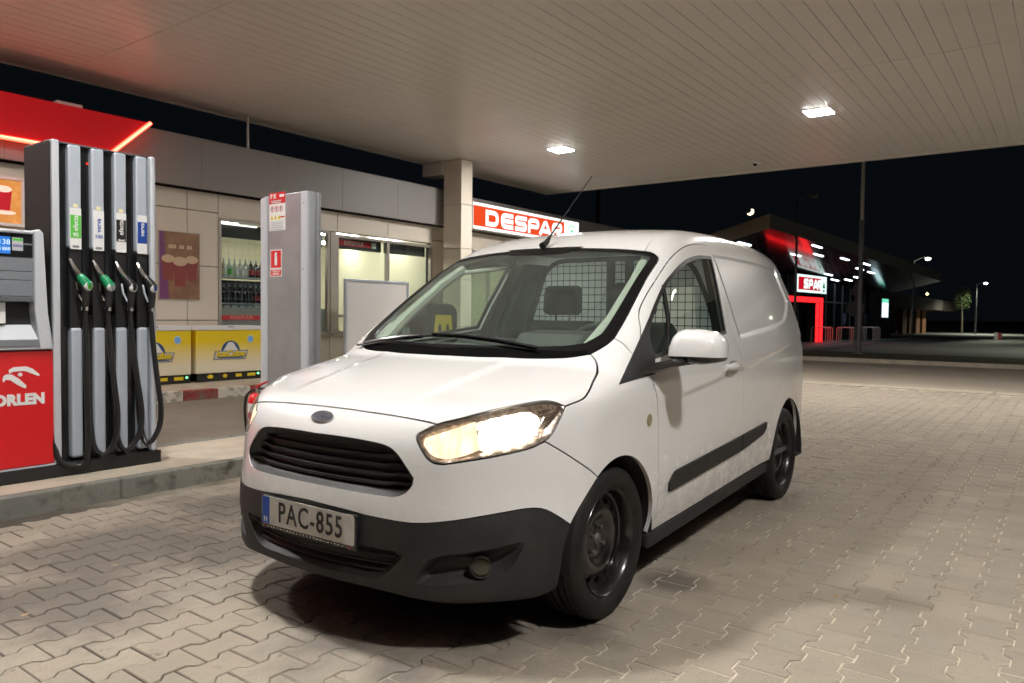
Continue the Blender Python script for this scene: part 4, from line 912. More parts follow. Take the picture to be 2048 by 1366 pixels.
# head with display, card shelf and the red lower cabinet
db('head_casing', (1.0,5.33,.95), (2.10,5.66,1.66), M['grey_dark'])
HP = [(.0,1.715),(.035,1.725),(.060,1.70),(.085,1.20),(.118,.965),(.03,.965),(.0,1.20)]
MB().prism([(2.03+p[0]*.9-.02, p[1]+z0) for p in HP], (0,0,0), (1,0,0), (0,0,1), (0,-1,0), -5.36, -5.235).build('head_frame', M['silver_lt'], D, bevel=.008)
db('head_top', (1.0,5.25,1.688), (2.03,5.64,1.712), M['silver_lt'], .01)
db('display_panel', (1.0,5.262,1.545), (2.025,5.34,1.69), M['gloss_black'])
scr = mk_emit('blue_display', (.05,.26,.85), .9); lcd = mk_emit('display_digits', (.75,.9,1.0), 1.2)
flat('display', [(-.42,-.052),(.0,-.052),(.0,.052),(-.42,.052)], (1.885,5.2615,1.612+z0), (1,0,0), (0,0,1), scr, D)
for k in range(4): text('display_text', '38', .045, lcd, D, (1.862-.052*k,5.2598,1.630+z0), (1,0,0), (0,0,1), depth=.0003); text('display_text', '888', .030, lcd, D, (1.862-.052*k,5.2598,1.588+z0), (1,0,0), (0,0,1), depth=.0003)
st_ = flat('price_sticker', rrect(.060,.080,.003), (1.925,5.2615,1.622+z0), (1,0,0), (0,0,1), M['silver_lt'], D); flat('sticker_band', rrect(.054,.016,.002), (1.925,5.2598,1.650+z0), (1,0,0), (0,0,1), M['green_l'], st_); flat('sticker_band', rrect(.054,.016,.002), (1.925,5.2598,1.612+z0), (1,0,0), (0,0,1), mk('mauve_print',(.25,.22,.42),.5), st_)
text('small_print', 'DISPENSER', .013, M['silver_lt'], D, (1.985,5.2615,1.625+z0), (1,0,0), (0,0,1), depth=.0003); text('small_print', 'TYPE 1', .011, M['silver_lt'], D, (1.975,5.2615,1.608+z0), (1,0,0), (0,0,1), depth=.0003) if False else None
for a, b, m in ((1.455,1.543,'silver'),(1.40,1.452,'silver'),(1.30,1.397,'silver')): db('head_panel', (1.0,5.268,a), (2.045,5.34,b), mk('slate_panel',(.20,.22,.245),.4,.2) if 'slate_panel' not in bpy.data.materials else bpy.data.materials['slate_panel'], .003)
db('card_recess', (1.0,5.325,1.12), (2.06,5.335,1.30), M['recess']); db('head_lip', (1.0,5.262,1.265), (2.055,5.33,1.298), M['grey_dark'])
db('receipt_slip', (1.70,5.30,1.13), (1.868,5.305,1.26), M['white'], 0)
MB().prism([(5.245,.965),(5.245,1.03),(5.335,1.13),(5.335,.965)], (0,0,z0), (0,1,0), (0,0,1), (1,0,0), 1.0, 2.085).build('shelf', M['silver_lt'], D, bevel=.006)
db('shelf_face', (1.0,5.238,.985), (2.06,5.246,1.03), bpy.data.materials['slate_panel'])
db('red_panel', (1.0,5.268,.225), (2.125,5.65,.955), M['red'], .006); db('panel_foot', (1.0,5.255,.205), (2.13,5.65,.222), M['silver'], .003)
RX, RY, RO = (1,0,0), (0,0,1), (1.945,5.2675,.80+z0)
# eagle emblem and name
mb = MB()
mb.prism([(-.075,.042),(-.048,.058),(.022,.060),(.058,.044),(.100,.004),(.092,-.004),(.040,.020),(.030,.026),(.004,.032),(-.050,.030),(-.072,.018)], RO, RX, RY, (0,-1,0), .0005, .003)
mb.prism([(-.110,-.022),(-.104,.006),(-.085,.016),(-.056,.012),(-.020,-.014),(.022,-.060),(.020,-.078),(.006,-.074),(-.030,-.052),(-.066,-.022),(-.092,-.018),(-.104,-.034)], RO, RX, RY, (0,-1,0), .0005, .003)
mb.prism(ellipse(.013,.012,14,-.012,.010), RO, RX, RY, (0,-1,0), .0005, .003); mb.build('eagle_emblem', M['white'], D)
text('brand_letters', 'ORLEN', .090, M['white'], D, (2.072,5.2675,.650+z0), (1,0,0), (0,0,1), bold=.0055, align='RIGHT', sx=.98, space=1.04)
# ---- grey service pylon with its two stickers
PY = thing('service_pylon', 'smooth grey metal pylon with a safety notice and a red extinguisher sign', 'pylon', (4.0, 5.09, .13))
MB().prism([(0,.10),(.008,.05),(.015,0),(.045,-.012),(.075,-.008),(.082,.012),(.10,.012),(.11,-.004),(.135,-.004),(.145,.015),(.145,.60),(.13,.625),(.02,.625),(0,.60)], (0,0,0), (1,0,0), (0,1,0), (0,0,1), .0, 2.095).build('cladding', M['brushed'], PY, bevel=.006)
MB().prism([(-.004,.545),(-.012,.56),(-.012,.62),(0,.645),(.02,.645),(.02,.545)], (0,0,0), (1,0,0), (0,1,0), (0,0,1), .0, 2.08).build('edge_profile', M['silver_lt'], PY, bevel=.004)
MB().prism([(-.004,.0),(-.010,.012),(-.010,.075),(0,.09),(.02,.09),(.02,.0)], (0,0,0), (1,0,0), (0,1,0), (0,0,1), .0, 2.095).build('edge_profile', M['silver_lt'], PY, bevel=.004)
for z in (.5, 1.45, 2.0): MB().lathe([(0,.003),(.006,.002),(.007,0)], (-.010,.045,z), (-1,0,0), 10).build('screw', M['chrome'], PY)
SXv, SYv = (0,-1,0), (0,0,1)
def stick(name, w, h, cy, cz, m, par=PY, lift=.0005): return flat(name, rrect(w,h,.004), (0,cy,cz), SXv, SYv, m, par, lift=lift, d=.001)
nt_ = stick('safety_notice', .222, .325, .406, 1.953, M['white'])
stick('notice_header', .222, .095, .406, 2.068, M['red'], nt_, .0016)
for k in range(2): text('notice_pictogram', ('P', 'X')[k], .05, M['white'], nt_, (0,.485-.045*k,2.083), SXv, SYv, lift=.003, bold=.003)
stick('notice_box', .062, .022, .34, 2.085, M['white'], nt_, .0028)
for k in range(2): stick('notice_line', .15-.02*k, .008, .42, 2.045-.014*k, M['offwhite'], nt_, .0028)
for k in range(3):
    flat('prohibition_ring', ellipse(.026,.026,18), (0,.475-.060*k,1.975), SXv, SYv, M['red'], nt_, lift=.0016, d=.001); flat('prohibition_field', ellipse(.020,.020,18), (0,.475-.060*k,1.975), SXv, SYv, M['white'], nt_, lift=.0027, d=.0006)
    flat('prohibition_sign', [(-.004,-.014),(.004,-.014),(.006,.010),(.012,.014),(-.010,.015)], (0,.475-.060*k,1.975), SXv, SYv, M['ink'], nt_, lift=.0034, d=.0005)
    flat('warning_triangle', [(-.022,-.018),(.022,-.018),(0,.022)], (0,.480-.050*k,1.905), SXv, SYv, M['yellow'], nt_, lift=.0016, d=.001)
    text('warning_mark', '!', .03, M['ink'], nt_, (0,.480-.050*k,1.900), SXv, SYv, lift=.0027, depth=.0003)
stick('notice_bar', .06, .012, .335, 1.905, M['red'], nt_, .0016)
for k in range(5): stick('notice_line', .19-.015*(k % 3), .005, .408, 1.865-.016*k, M['silver'], nt_, .0016)
ex = stick('extinguisher_sign', .158, .232, .423, 1.642-.13, M['white']); stick('sign_field', .140, .148, .423, 1.676-.13, M['red'], ex, .0016); stick('sign_field', .140, .052, .423, 1.560-.13, M['red'], ex, .0016)
flat('sign_pictogram', [(-.016,-.055),(.016,-.055),(.016,.022),(.010,.034),(.018,.050),(.004,.058),(-.010,.052),(-.022,.036),(-.010,.034),(-.016,.022)], (0,.423,1.548), SXv, SYv, M['white'], ex, lift=.0028)
text('sign_word', 'TŰZOLTÓ', .022, M['white'], ex, (0,.423,1.441), SXv, SYv, lift=.003, bold=.0006, depth=.0003); text('sign_word', 'KÉSZÜLÉK', .020, M['white'], ex, (0,.423,1.419), SXv, SYv, lift=.003, bold=.0006, depth=.0003)
# ---- extinguisher
X = thing('fire_extinguisher', 'red fire extinguisher with black hose standing on the island by the grey pylon', 'fire extinguisher', (3.77, 5.44, .131))
MB().lathe([(0,.0),(.075,.0),(.082,.012),(.082,.34),(.078,.375),(.060,.402),(.030,.412),(.0,.412)], (0,0,0), (0,0,1), 28).build('cylinder', M['red'], X, smooth=True, sharp=40)
MB().lathe([(.0828,.19),(.0828,.33)], (0,0,0), (0,0,1), 20, X=(-1,0,0), a0=-1.1, a1=1.1).build('label', M['white'], X, smooth=True)
MB().lathe([(.0832,.20),(.0832,.255)], (0,0,0), (0,0,1), 16, X=(-1,0,0), a0=-.9, a1=.9).build('label_print', M['red'], X, smooth=True)
MB().cyl((0,0,.40),(0,0,.452),.022,14).build('valve', M['chrome'], X, smooth=True)
MB().tube([(.0,.02,.452),(.0,-.01,.475),(.0,-.07,.495),(0,-.13,.515)], [.012,.011,.009,.008], 8).build('handle', M['red'], X, smooth=True); MB().tube([(0,.03,.44),(0,-.05,.452),(0,-.09,.458)], .009, 8).build('handle', M['trim'], X, smooth=True)
MB().tube(catmull([(0,.02,.435),(-.02,.07,.425),(-.03,.125,.37),(-.03,.145,.25),(-.03,.125,.10),(-.03,.10,.03)], .02), .011, 8).build('hose', M['hose'], X, smooth=True)
# ---- bin with paper towels, seen through the cab
B = thing('wiping_station', 'black bin with rounded top and a yellow panel seen through the van windscreen', 'bin', (5.85, 5.42, .131))
MB().prism(rrect(.46,1.20,.12,8,0,.60), (0,0,0), (1,0,0), (0,0,1), (0,-1,0), -.18, .18).build('housing', M['trim'], B, bevel=.02)
pn = flat('yellow_panel', [(-.15,-.12),(.15,-.12),(.12,.13),(-.12,.13)], (0,-.181,.95), (1,0,0), (0,0,1), M['yellow'], B, d=.004)
for k in (-.06, .06): flat('pictogram', ellipse(.025,.045,12), (k,-.186,.94), (1,0,0), (0,0,1), M['ink'], pn)

# ---- canopy
CZ = 4.60
M['edge'] = mk('canopy_edge_white', (.62,.60,.56), .45)
cano = thing('station_canopy', 'flat white slatted canopy roof spanning the forecourt on a square clad column', 'canopy', (0, 0, 0))
MB().box((-12,-8,CZ+.014),(17.44,11.80,CZ+.75)).build('roof', M['edge'], cano)
ym = MB().box((0,0,0),(6.108,.1934,.012)); me1 = bpy.data.meshes.new('soffit_plank'); me1.from_pydata(ym.v, [], ym.f); me1.materials.append(M['ceiling'])
ym = MB().box((0,0,0),(6.47,.1934,.012)); me2 = bpy.data.meshes.new('soffit_plank_end'); me2.from_pydata(ym.v, [], ym.f); me2.materials.append(M['ceiling'])
mbst = MB(); LAMPS = [(1.45, 3.42), (1.45, 8.44), (1.40, -1.8), (12.96, -1.6), (12.96, 3.42), (12.96, 8.44)]
for j in range(98):
    y = 11.80-.2*(j+1)
    for x0, me, hide in ((4.846, me1, False), (10.966, me2, False), (-1.274, me1, y < 3.2)):
        if hide or y < -4.2: mbst.box((x0,y+.003,CZ),(x0+(6.47 if me is me2 else 6.108),y+.197,CZ+.012)); continue
        o = bpy.data.objects.new('soffit_plank', me); COL.objects.link(o); o.parent = cano; o.location = (x0, y+.0033, CZ+rs.uniform(0,.0012))
    mbst.box((-7.4,y+.003,CZ),(-1.286,y+.197,CZ+.012)); mbst.box((-11.9,y+.003,CZ),(-7.41,y+.197,CZ+.012))
mbst.build('soffit_planks', M['ceiling'], cano)['kind'] = 'stuff'
M['edge'] = mk('canopy_edge_white', (.62,.60,.56), .45)
MB().box((-12,11.805,CZ-.012),(17.5,11.845,CZ+.76)).build('edge_trim', M['edge'], cano, bevel=.006); MB().box((17.445,-8,CZ-.012),(17.485,11.80,CZ+.76)).build('edge_trim', M['edge'], cano, bevel=.006)
MB().box((17.1,-8,CZ-.006),(17.12,11.8,CZ+.001)).build('edge_seam', M['edge'], cano)
# column with cladding panels
for k, (a, b) in enumerate(((-.1,.95),(.96,1.98),(1.99,2.66),(2.67,3.62),(3.63,4.59))):
    MB().box((12.49,10.69,a),(12.86,11.20,b)).build('column_panel', M['clad'], cano, bevel=.006)
MB().box((12.52,10.72,0),(12.83,11.17,4.6)).build('column_core', M['dark'], cano); MB().box((12.44,11.21,4.30),(12.80,11.80,4.59)).build('beam_stub', M['edge'], cano, bevel=.006)
for k, (x, y) in enumerate(LAMPS):
    lab = {(12.96,8.44): 'square lit canopy lamp nearest the shop column', (12.96,3.42): 'square lit canopy lamp out over the open forecourt', (1.45, 3.42): 'square canopy lamp above the van bonnet', (1.45, 8.44): 'square canopy lamp between the pump island and the shop', (1.40, -1.8): 'square canopy lamp on the open side of the van', (12.96, -1.6): 'square canopy lamp near the outer canopy corner'}.get((x, y))
    L = thing('canopy_light', lab, 'ceiling lamp', (x, y, CZ), 0, 'square lamps in the canopy')
    MB().prism(rrect(.46,.46,.02), (0,0,0), (1,0,0), (0,1,0), (0,0,1), -.006, -.001).build('bezel', M['lampcase'], L)
    MB().box((-.19,-.19,-.0105),(.19,.19,-.0065)).build('led_panel', M['lamp_dim' if (x, y) == (1.45, 3.42) else 'lamp_bright' if y == -1.8 else 'lamp'], L)
cc = thing('security_camera', 'small white dome camera under the canopy edge', 'camera', (16.3, 5.6, CZ))
MB().lathe([(0,0),(.05,0),(.05,-.03),(.045,-.04)], (0,0,0), (0,0,1), 16).build('mount', M['white'], cc, smooth=True, sharp=40); MB().lathe([(.045,-.04),(.04,-.07),(.02,-.09),(0,-.094)], (0,0,0), (0,0,1), 16).build('dome', M['gloss_black'], cc, smooth=True); MB().tube([(0,0,-.03),(.0,-.10,-.035),(.0,-.16,-.03)], .018, 8).build('arm', M['white'], cc, smooth=True)

# ================================================================== the shop
FY = 11.5
pav = struct(MB().box((-8,9.84,-.2),(26,11.55,.128)).build('pavement', M['concrete']))
M['kred'] = mk('worn_red_kerb', (.30,.035,.03), .8, mix=(7, (.20,.14,.11), .42, .62, 6)); M['kwhite'] = mk('worn_white_kerb', (.62,.58,.50), .8, mix=(9, (.22,.20,.17), .46, .62, 6))
xk = 5.02
for k in range(-14, 22): MB().box((xk+.525*k+.002,9.70,-.2),(xk+.525*(k+1)-.002,9.845,.132)).build('kerb_stone', M['kwhite'] if k % 2 == 0 else M['kred'], pav, bevel=.01)
S = thing('petrol_station_shop', 'low beige clad shop with grey fascia and lit windows behind the pumps', 'building', (0, FY, .13))
def sb(name, a, b, m, bevel=0, par=None): return MB().box((a[0],a[1]-FY,a[2]-.13),(b[0],b[1]-FY,b[2]-.13)).build(name, m, par or S, bevel=bevel)
# beige panels left of the window, in courses
def panels(x0, x1, zs, xs):
    for za, zb in zip(zs[:-1], zs[1:]):
        c = [x0]+[x for x in xs if x0 < x < x1]+[x1]
        for xa, xb in zip(c[:-1], c[1:]): sb('wall_panel', (xa+.006,FY,za+.006),(xb-.006,FY+.05,zb-.006), M['clad'], .003)
panels(-2.9, 7.20, (.13,1.08,1.97,2.87,3.19), (-2.0,-.6,.85,2.3,3.75,5.2,6.65))
panels(7.20, 12.45, (2.80,3.19), (8.2,9.75,11.1)); panels(9.56, 12.45, (.13,.82), (11.1,)); panels(7.20, 9.56, (.13,.80), (8.4,)); panels(12.45, 13.3, (.13,1.08,1.97,2.87,3.19), ())
panels(13.3, 25, (2.75,3.19), (14.7,16.2,17.7,19.2,21)); panels(18.2, 25, (.13,1.08,1.97,2.75), (19.6,21.2,23))
sb('wall_core', (-3,FY+.052,.1),(7.19,FY+.2,3.2), M['dark']); sb('wall_core', (7.19,FY+.052,2.81),(25,FY+.2,3.2), M['dark']); sb('wall_core', (7.19,FY+.052,.1),(12.44,FY+.2,.79), M['dark']); sb('wall_core', (12.46,FY+.052,.1),(13.29,FY+.2,2.8), M['dark']); sb('wall_core', (18.21,FY+.052,.1),(25,FY+.2,2.8), M['dark'])
# grey fascia
fx_ = [-3,-1.6,-.2,1.2,2.6,4.0,5.4,6.8,8.25,9.72,11.2,12.70]
for a, b in zip(fx_[:-1], fx_[1:]): sb('fascia_panel', (a+.002,FY-.18,3.20),(b-.002,FY-.14,3.98), M['fascia'], .002)
sb('fascia_core', (-3,FY-.138,3.21),(12.68,FY+.2,3.965), M['dark']); sb('coping', (-3,FY-.19,3.982),(12.71,FY+.3,4.005), M['fascia'])
for a, b in ((12.9,15.3),(15.3,17.8),(17.8,20.3),(20.3,25)): sb('fascia_panel', (a+.004,FY-.10,3.20),(b-.004,FY-.06,3.98), M['fascia'], .004)
sb('fascia_core', (12.9,FY-.058,3.21),(25,FY+.2,3.97), M['dark'])
MB().tube([(7.78,.02,3.86),(7.78,.02,4.47)], .022, 8).build('roof_post', M['edge'], S)
# window frames
M['frame'] = mk('window_frame_grey_beige', (.34,.31,.265), .4, .2)
def window(x0, x1, z0_, z1, mull=()):
    w = 0.055
    f = MB(); y0, y1 = FY-.01-FY, FY+.07-FY; d = -.13
    f.box((x0,y0,z0_+d),(x0+w,y1,z1+d)); f.box((x1-w,y0,z0_+d),(x1,y1,z1+d)); f.box((x0+w,y0,z1-w+d),(x1-w,y1,z1+d)); f.box((x0+w,y0,z0_+d),(x1-w,y1,z0_+w+d))
    for m in mull: f.box((m-.035,y0,z0_+w+d),(m+.035,y1,z1-w+d))
    o = f.build('window_frame', M['frame'], S); c = [x0+w]+list(mull)+[x1-w]
    for a, b in zip(c[:-1], c[1:]): MB().box((a+.03,.03,z0_+w+d),(b-.03,.036,z1-w+d)).build('pane', M['shopglass'], o)
    return o
window(7.20, 9.56, .80, 2.80, (8.4,)); window(9.72, 12.45, .82, 2.76, (11.1,)); window(13.3, 18.2, .14, 2.75, (14.5,15.75,17.0))
sb('pier', (9.57,FY-.02,.82),(9.71,FY+.15,2.79), M['frame']); sb('sill', (9.56,FY-.12,.79),(12.45,FY+.0-.012,.825), M['frame'], .004); sb('sill', (7.20,FY-.09,.775),(9.55,FY-.012,.80), M['frame'], .004)
# interior
M['inwall'] = mk('shop_interior_cream', (.66,.62,.47), .7); M['infloor'] = mk('shop_floor', (.42,.40,.36), .3); M['inceil'] = mk('shop_ceiling', (.75,.74,.70), .7)
M['tube'] = mk_emit('shop_ceiling_tube', (1.0,.97,.86), 36.0)
sb('floor', (-2.9,FY+.21,.10),(25,19,.128), M['infloor']); sb('ceiling', (7.2,FY+.21,2.95),(25,19,3.0), M['inceil']); sb('inner_wall', (7.2,17.0,.13),(25,17.1,2.95), M['inwall']); sb('inner_wall', (7.1,FY+.21,.13),(7.18,17,2.95), M['inwall']); sb('inner_wall', (12.80,FY+.21,.13),(13.0,17,2.95), M['inwall']); sb('inner_wall', (18.25,FY+.21,.13),(18.4,17,2.95), M['inwall'])
sb('roof_deck', (-3,FY+.21,3.62),(25,19,3.72), M['dark']); sb('back_wall', (-3,19.0,0),(25,19.2,3.7), M['dark'])
for x in (7.9, 9.5, 10.9, 12.2, 14.2, 16.6):
    for y in (12.9, 14.6): sb('ceiling_tube', (x-.35,y-.08,2.90),(x+.55,y+.08,2.945), M['tube'])
# dark pelmets; a glowing strip paints a tube reflection along the window heads
M['pelmet'] = mk('pelmet_dark', (.035,.034,.03), .6)
for x0, x1 in ((7.27,9.5),(9.8,11.05),(11.16,12.38)):
    sb('pelmet', (x0,FY+.16,2.50),(x1,FY+.20,2.74), M['pelmet'])
    sb('glow_strip', (x0+.05,FY+.12,2.715),(x0+.05+.32*(x1-x0),FY+.15,2.735), mk_emit('pelmet_reflection',(1,.98,.9),2.2) if 'pelmet_reflection' not in bpy.data.materials else bpy.data.materials['pelmet_reflection'])
rs_ = sb('pelmet_sign', (9.86,FY+.150,2.565),(10.75,FY+.158,2.68), mk('deep_red_print',(.42,.015,.02),.5))
text('sign_letters', 'DESPAR', .10, M['offwhite'], S, (10.30,.149,2.622-.13), (1,0,0), (0,0,1), sx=1.35, space=1.15, bold=.002, lift=.001)
sb('pelmet_emblem', (10.78,FY+.150,2.565),(10.90,FY+.158,2.68), M['offwhite'])
sb('lower_film', (7.26,FY+.045,.86),(9.50,FY+.052,1.30), mk('grey_window_film',(.34,.325,.31),.5)); sb('film_band', (7.26,FY+.028,1.085),(8.02,FY+.0295,1.165), bpy.data.materials['deep_red_print'])
text('sign_letters', 'DESPAR', .075, mk('dull_pink_print',(.55,.22,.20),.5), S, (7.66,.0275,1.125-.13), (1,0,0), (0,0,1), sx=1.5, space=1.2, bold=.002, lift=.001); sb('film_emblem', (8.05,FY+.028,1.09),(8.13,FY+.0295,1.16), M['green_l'])
lf_ = flat('red_leaf_sticker', [(.12*math.cos(2*PI*i/14)*(1 if i % 2 else .66), .12*math.sin(2*PI*i/14)*(1 if i % 2 else .66)) for i in range(14)], (14.80,-.012,1.62), (1,0,0), (0,0,1), M['red'], S)
for k in range(3): flat('opening_hours', [(-.10,-.012),(.10,-.012),(.10,.012),(-.10,.012)], (14.80,-.012,1.16-.07*k), (1,0,0), (0,0,1), M['grey_dark'], S)
# shelf of bottles behind the first window
SH = thing('bottle_shelf', 'wire shelf rack of bottles inside the first lit shop window', 'shelf', (7.27, FY+.30, .131))
for z in (1.36, 1.82): MB().box((0,0,z-.131),(2.2,.34,z-.111)).build('shelf_board', M['silver'], SH)
mb = MB()
for k in range(17): mb.box((.02+.135*k,-.03,.72),(.024+.135*k,-.026,2.33))
for k in range(12): mb.box((.0,-.035,.80+.13*k),(2.2,-.031,.804+.13*k))
mb.build('wire_grid', M['silver'], SH); MB().box((0,.36,.0),(2.2,.38,1.66)).build('back_panel', M['grey_dark'], SH)
BT = {}
def bottle(c, c2):
    k = (c, c2)
    if k in BT: return copy_tree(BT[k])
    t = thing('bottle', 'x', 'bottle')
    MB().lathe([(0,0),(.042,0),(.044,.01),(.044,.20),(.034,.245),(.016,.27),(.0155,.33),(0,.33)], (0,0,0), (0,0,1), 10).build('glass', c, t, smooth=True); MB().lathe([(.0446,.06),(.0446,.16)], (0,0,0), (0,0,1), 10).build('label', c2, t); MB().lathe([(.017,.30),(.017,.335),(0,.335)], (0,0,0), (0,0,1), 8).build('cap', M['silver'], t); BT[k] = t; return t
M['amberg'] = mk('amber_spirit', (.55,.25,.03), .15, emit=None); M['clearg'] = mk('clear_spirit', (.55,.58,.52), .12); M['darkg'] = mk('dark_wine', (.02,.012,.015), .12); M['redlab'] = mk('wine_label_red', (.30,.03,.04), .5)
for k in range(20):
    a = [('amberg','offwhite'),('amberg','yellow'),('clearg','white'),('clearg','green_l'),('clearg','white'),('darkg','redlab'),('darkg','redlab'),('darkg','offwhite')][(0,1,2,3,2,4,2,5,6,5,1,1,4,2,3,5,6,7,5,5)[k]]
    for row in range(2):
        m = a if row == 0 else (('darkg','redlab') if k > 7 else ('darkg','ink'))
        b = bottle(M[m[0]], M[m[1]]); b.location = (7.33+.107*k, FY+.38, (1.823 if row == 0 else 1.363)); b['group'] = 'bottles on the shop window shelf'
        ordn = ('first','second','third','fourth','fifth','sixth','seventh','eighth','ninth','tenth','eleventh','twelfth','thirteenth','fourteenth','fifteenth','sixteenth','seventeenth','eighteenth','nineteenth','twentieth')[k]
        kind_ = {'amberg': 'amber bottle', 'clearg': 'clear glass bottle'}.get(m[0]) or ('dark bottle with red label' if m[1] == 'redlab' else 'dark bottle with pale label' if m[1] == 'offwhite' else 'plain dark bottle')
        b['label'] = '%s, %s from left on the %s board of the window shelf' % (kind_, ordn, ('upper','lower')[row])
        _x = {'amberg': 'amber bottle on the upper board of the window shelf', 'clearg': 'clear glass bottle on the upper board of the window shelf'}.get(m[0]) or ('dark bottle with red label on the upper board of the window shelf' if row == 0 and m[1] == 'redlab' else 'dark bottle with pale label on the upper board of the window shelf' if row == 0 else 'dark bottle with red label on the lower board of the window shelf' if m[1] == 'redlab' else 'plain dark bottle on the lower board of the window shelf')
for k in range(14):
    o = MB().box((7.35+.15*k,FY+.30,1.24),(7.35+.15*k+.11,FY+.36,1.34)).build('packet', M['offwhite'] if k % 3 else M['silver'], None); o.location = (0,0,0); tag(o, 'small %s packet, %s from the left under the lower window shelf board' % ('pale' if k % 3 else 'silver', ('first','second','third','fourth','fifth','sixth','seventh','eighth','ninth','tenth','eleventh','twelfth','thirteenth','fourteenth')[k]), 'packet', 'packets hung under the window shelf')
# counter and box inside
CN = thing('shop_counter', 'low counter with dark top seen through the second shop window', 'counter', (9.9, 14.4, .131)); MB().box((0,0,0),(2.6,.6,1.0)).build('front', M['inwall'], CN); MB().box((-.02,-.02,1.0),(2.62,.62,1.06)).build('worktop', M['grey_dark'], CN)
mo = thing('menu_board', 'small white lit box above the counter in the second window', 'light box', (10.32, 13.8, 1.62)); MB().box((-.16,-.04,-.15),(.16,.04,.15)).build('housing', M['offwhite'], mo); flat('face', rrect(.28,.26,.01), (0,-.041,0), (1,0,0), (0,0,1), mk_emit('menu_glow',(1,.92,.72),1.1), mo)
# red illuminated portal over the shop entrance
PR = thing('red_entrance_canopy', 'red illuminated fascia with neon edging over the shop entrance', 'illuminated sign', (0, 11.30, 0))
MB().prism([(-2.6,3.44),(5.24,3.45),(5.86,4.03),(-2.6,4.04)], (0,0,0), (1,0,0), (0,0,1), (0,-1,0), -.02, .16).build('panel', M['redlit'], PR)
MB().tube([(-2.6,-.165,3.435),(5.24,-.165,3.445)], .028, 8).build('neon_strip', M['neon'], PR); MB().tube([(5.25,-.165,3.448),(5.865,-.165,4.03)], .028, 8).build('neon_strip', M['neon'], PR)
MB().tube([(-2.6,-.19,3.437),(5.23,-.19,3.447)], .011, 6).build('neon_core', M['neon_core'], PR); MB().tube([(5.255,-.19,3.452),(5.86,-.19,4.025)], .011, 6).build('neon_core', M['neon_core'], PR)
MB().box((4.62,-.05,4.045),(4.95,.1,4.10)).build('roof_flashing', M['edge'], PR)
# the DESPAR light box
DS = thing('shop_sign', 'long orange-red DESPAR light box with white letters on the shop fascia', 'sign', (0, 11.20, 0))
MB().box((13.50,.005,3.22),(18.18,.19,3.855)).build('case', M['offwhite'], DS)
M['sgred'] = mk_emit('sign_orange_red', (.95,.085,.022), .95); M['sgwhite'] = mk_emit('sign_white', (1,1,.96), 1.5); M['sggreen'] = mk_emit('sign_green', (.10,.75,.35), .9)
flat('white_face', [(13.52,3.235),(18.16,3.235),(18.16,3.84),(13.52,3.84)], (0,.004,0), (1,0,0), (0,0,1), M['sgwhite'], DS); flat('red_field', [(13.52,3.30),(17.42,3.30),(17.42,3.775),(13.52,3.775)], (0,.001,0), (1,0,0), (0,0,1), M['sgred'], DS)
def letters(word, x0s, w, zc, h, sw, O, par, m, lift=.004):
    a, b = w/2, h/2; o = []
    for ch, xc in zip(word, x0s):
        mb = MB(); i = sw/2
        def rib(p, closed=False, n=0): ribbon(mb, p, sw, (xc,O,zc), (1,0,0), (0,0,1), (0,-1,0), lift+.0008*n, lift+.003+.0008*n, closed)
        L, Rr, T, Bm = -a+i, a-i, b-i, -b+i; r = .10*h/.38
        if ch == 'D': rib([np.array(p_) for p_ in ((L,Bm),(L,T))]+rpath([(L+.02,T),(Rr,T),(Rr,Bm),(L+.02,Bm)], r*1.5), True)
        if ch == 'E': rib(rpath([(a,T),(L,T),(L,Bm),(a,Bm)], r*1.2)); rib([(L+i*.9,0),(a,0)], n=1)
        if ch == 'S': rib(rpath([(a,T),(L,T),(L,0),(Rr,0),(Rr,Bm),(-a,Bm)], r*1.1))
        if ch in 'PR': rib(rpath([(L,-b),(L,T),(Rr,T),(Rr,-.1*b),(L+i*.9,-.1*b)], r*1.2)); 
        if ch == 'R': rib([(0,-.1*b-i*.9),(Rr,-b)], n=1)
        if ch == 'A': rib(rpath([(-a,-b),(-a*.15,T),(a*.15,T),(a,-b)], r)); rib([(-a*.55,-.45*b),(a*.55,-.45*b)], n=1)
        o.append(mb.build('letter', m, par))
    return o
letters('DESPAR', (14.22,14.815,15.395,15.95,16.49,17.05), .50, 3.525, .38, .105, 0, DS, M['sgwhite'])
mb = MB(); ribbon(mb, ellipse(.19,.19,28,17.80,3.53), .035, (0,0,0), (1,0,0), (0,0,1), (0,-1,0), .002, .005, True); mb.prism([(17.68,3.46),(17.92,3.46),(17.80,3.66)], (0,0,0), (1,0,0), (0,0,1), (0,-1,0), .002, .005); mb.build('tree_emblem', M['sggreen'], DS)
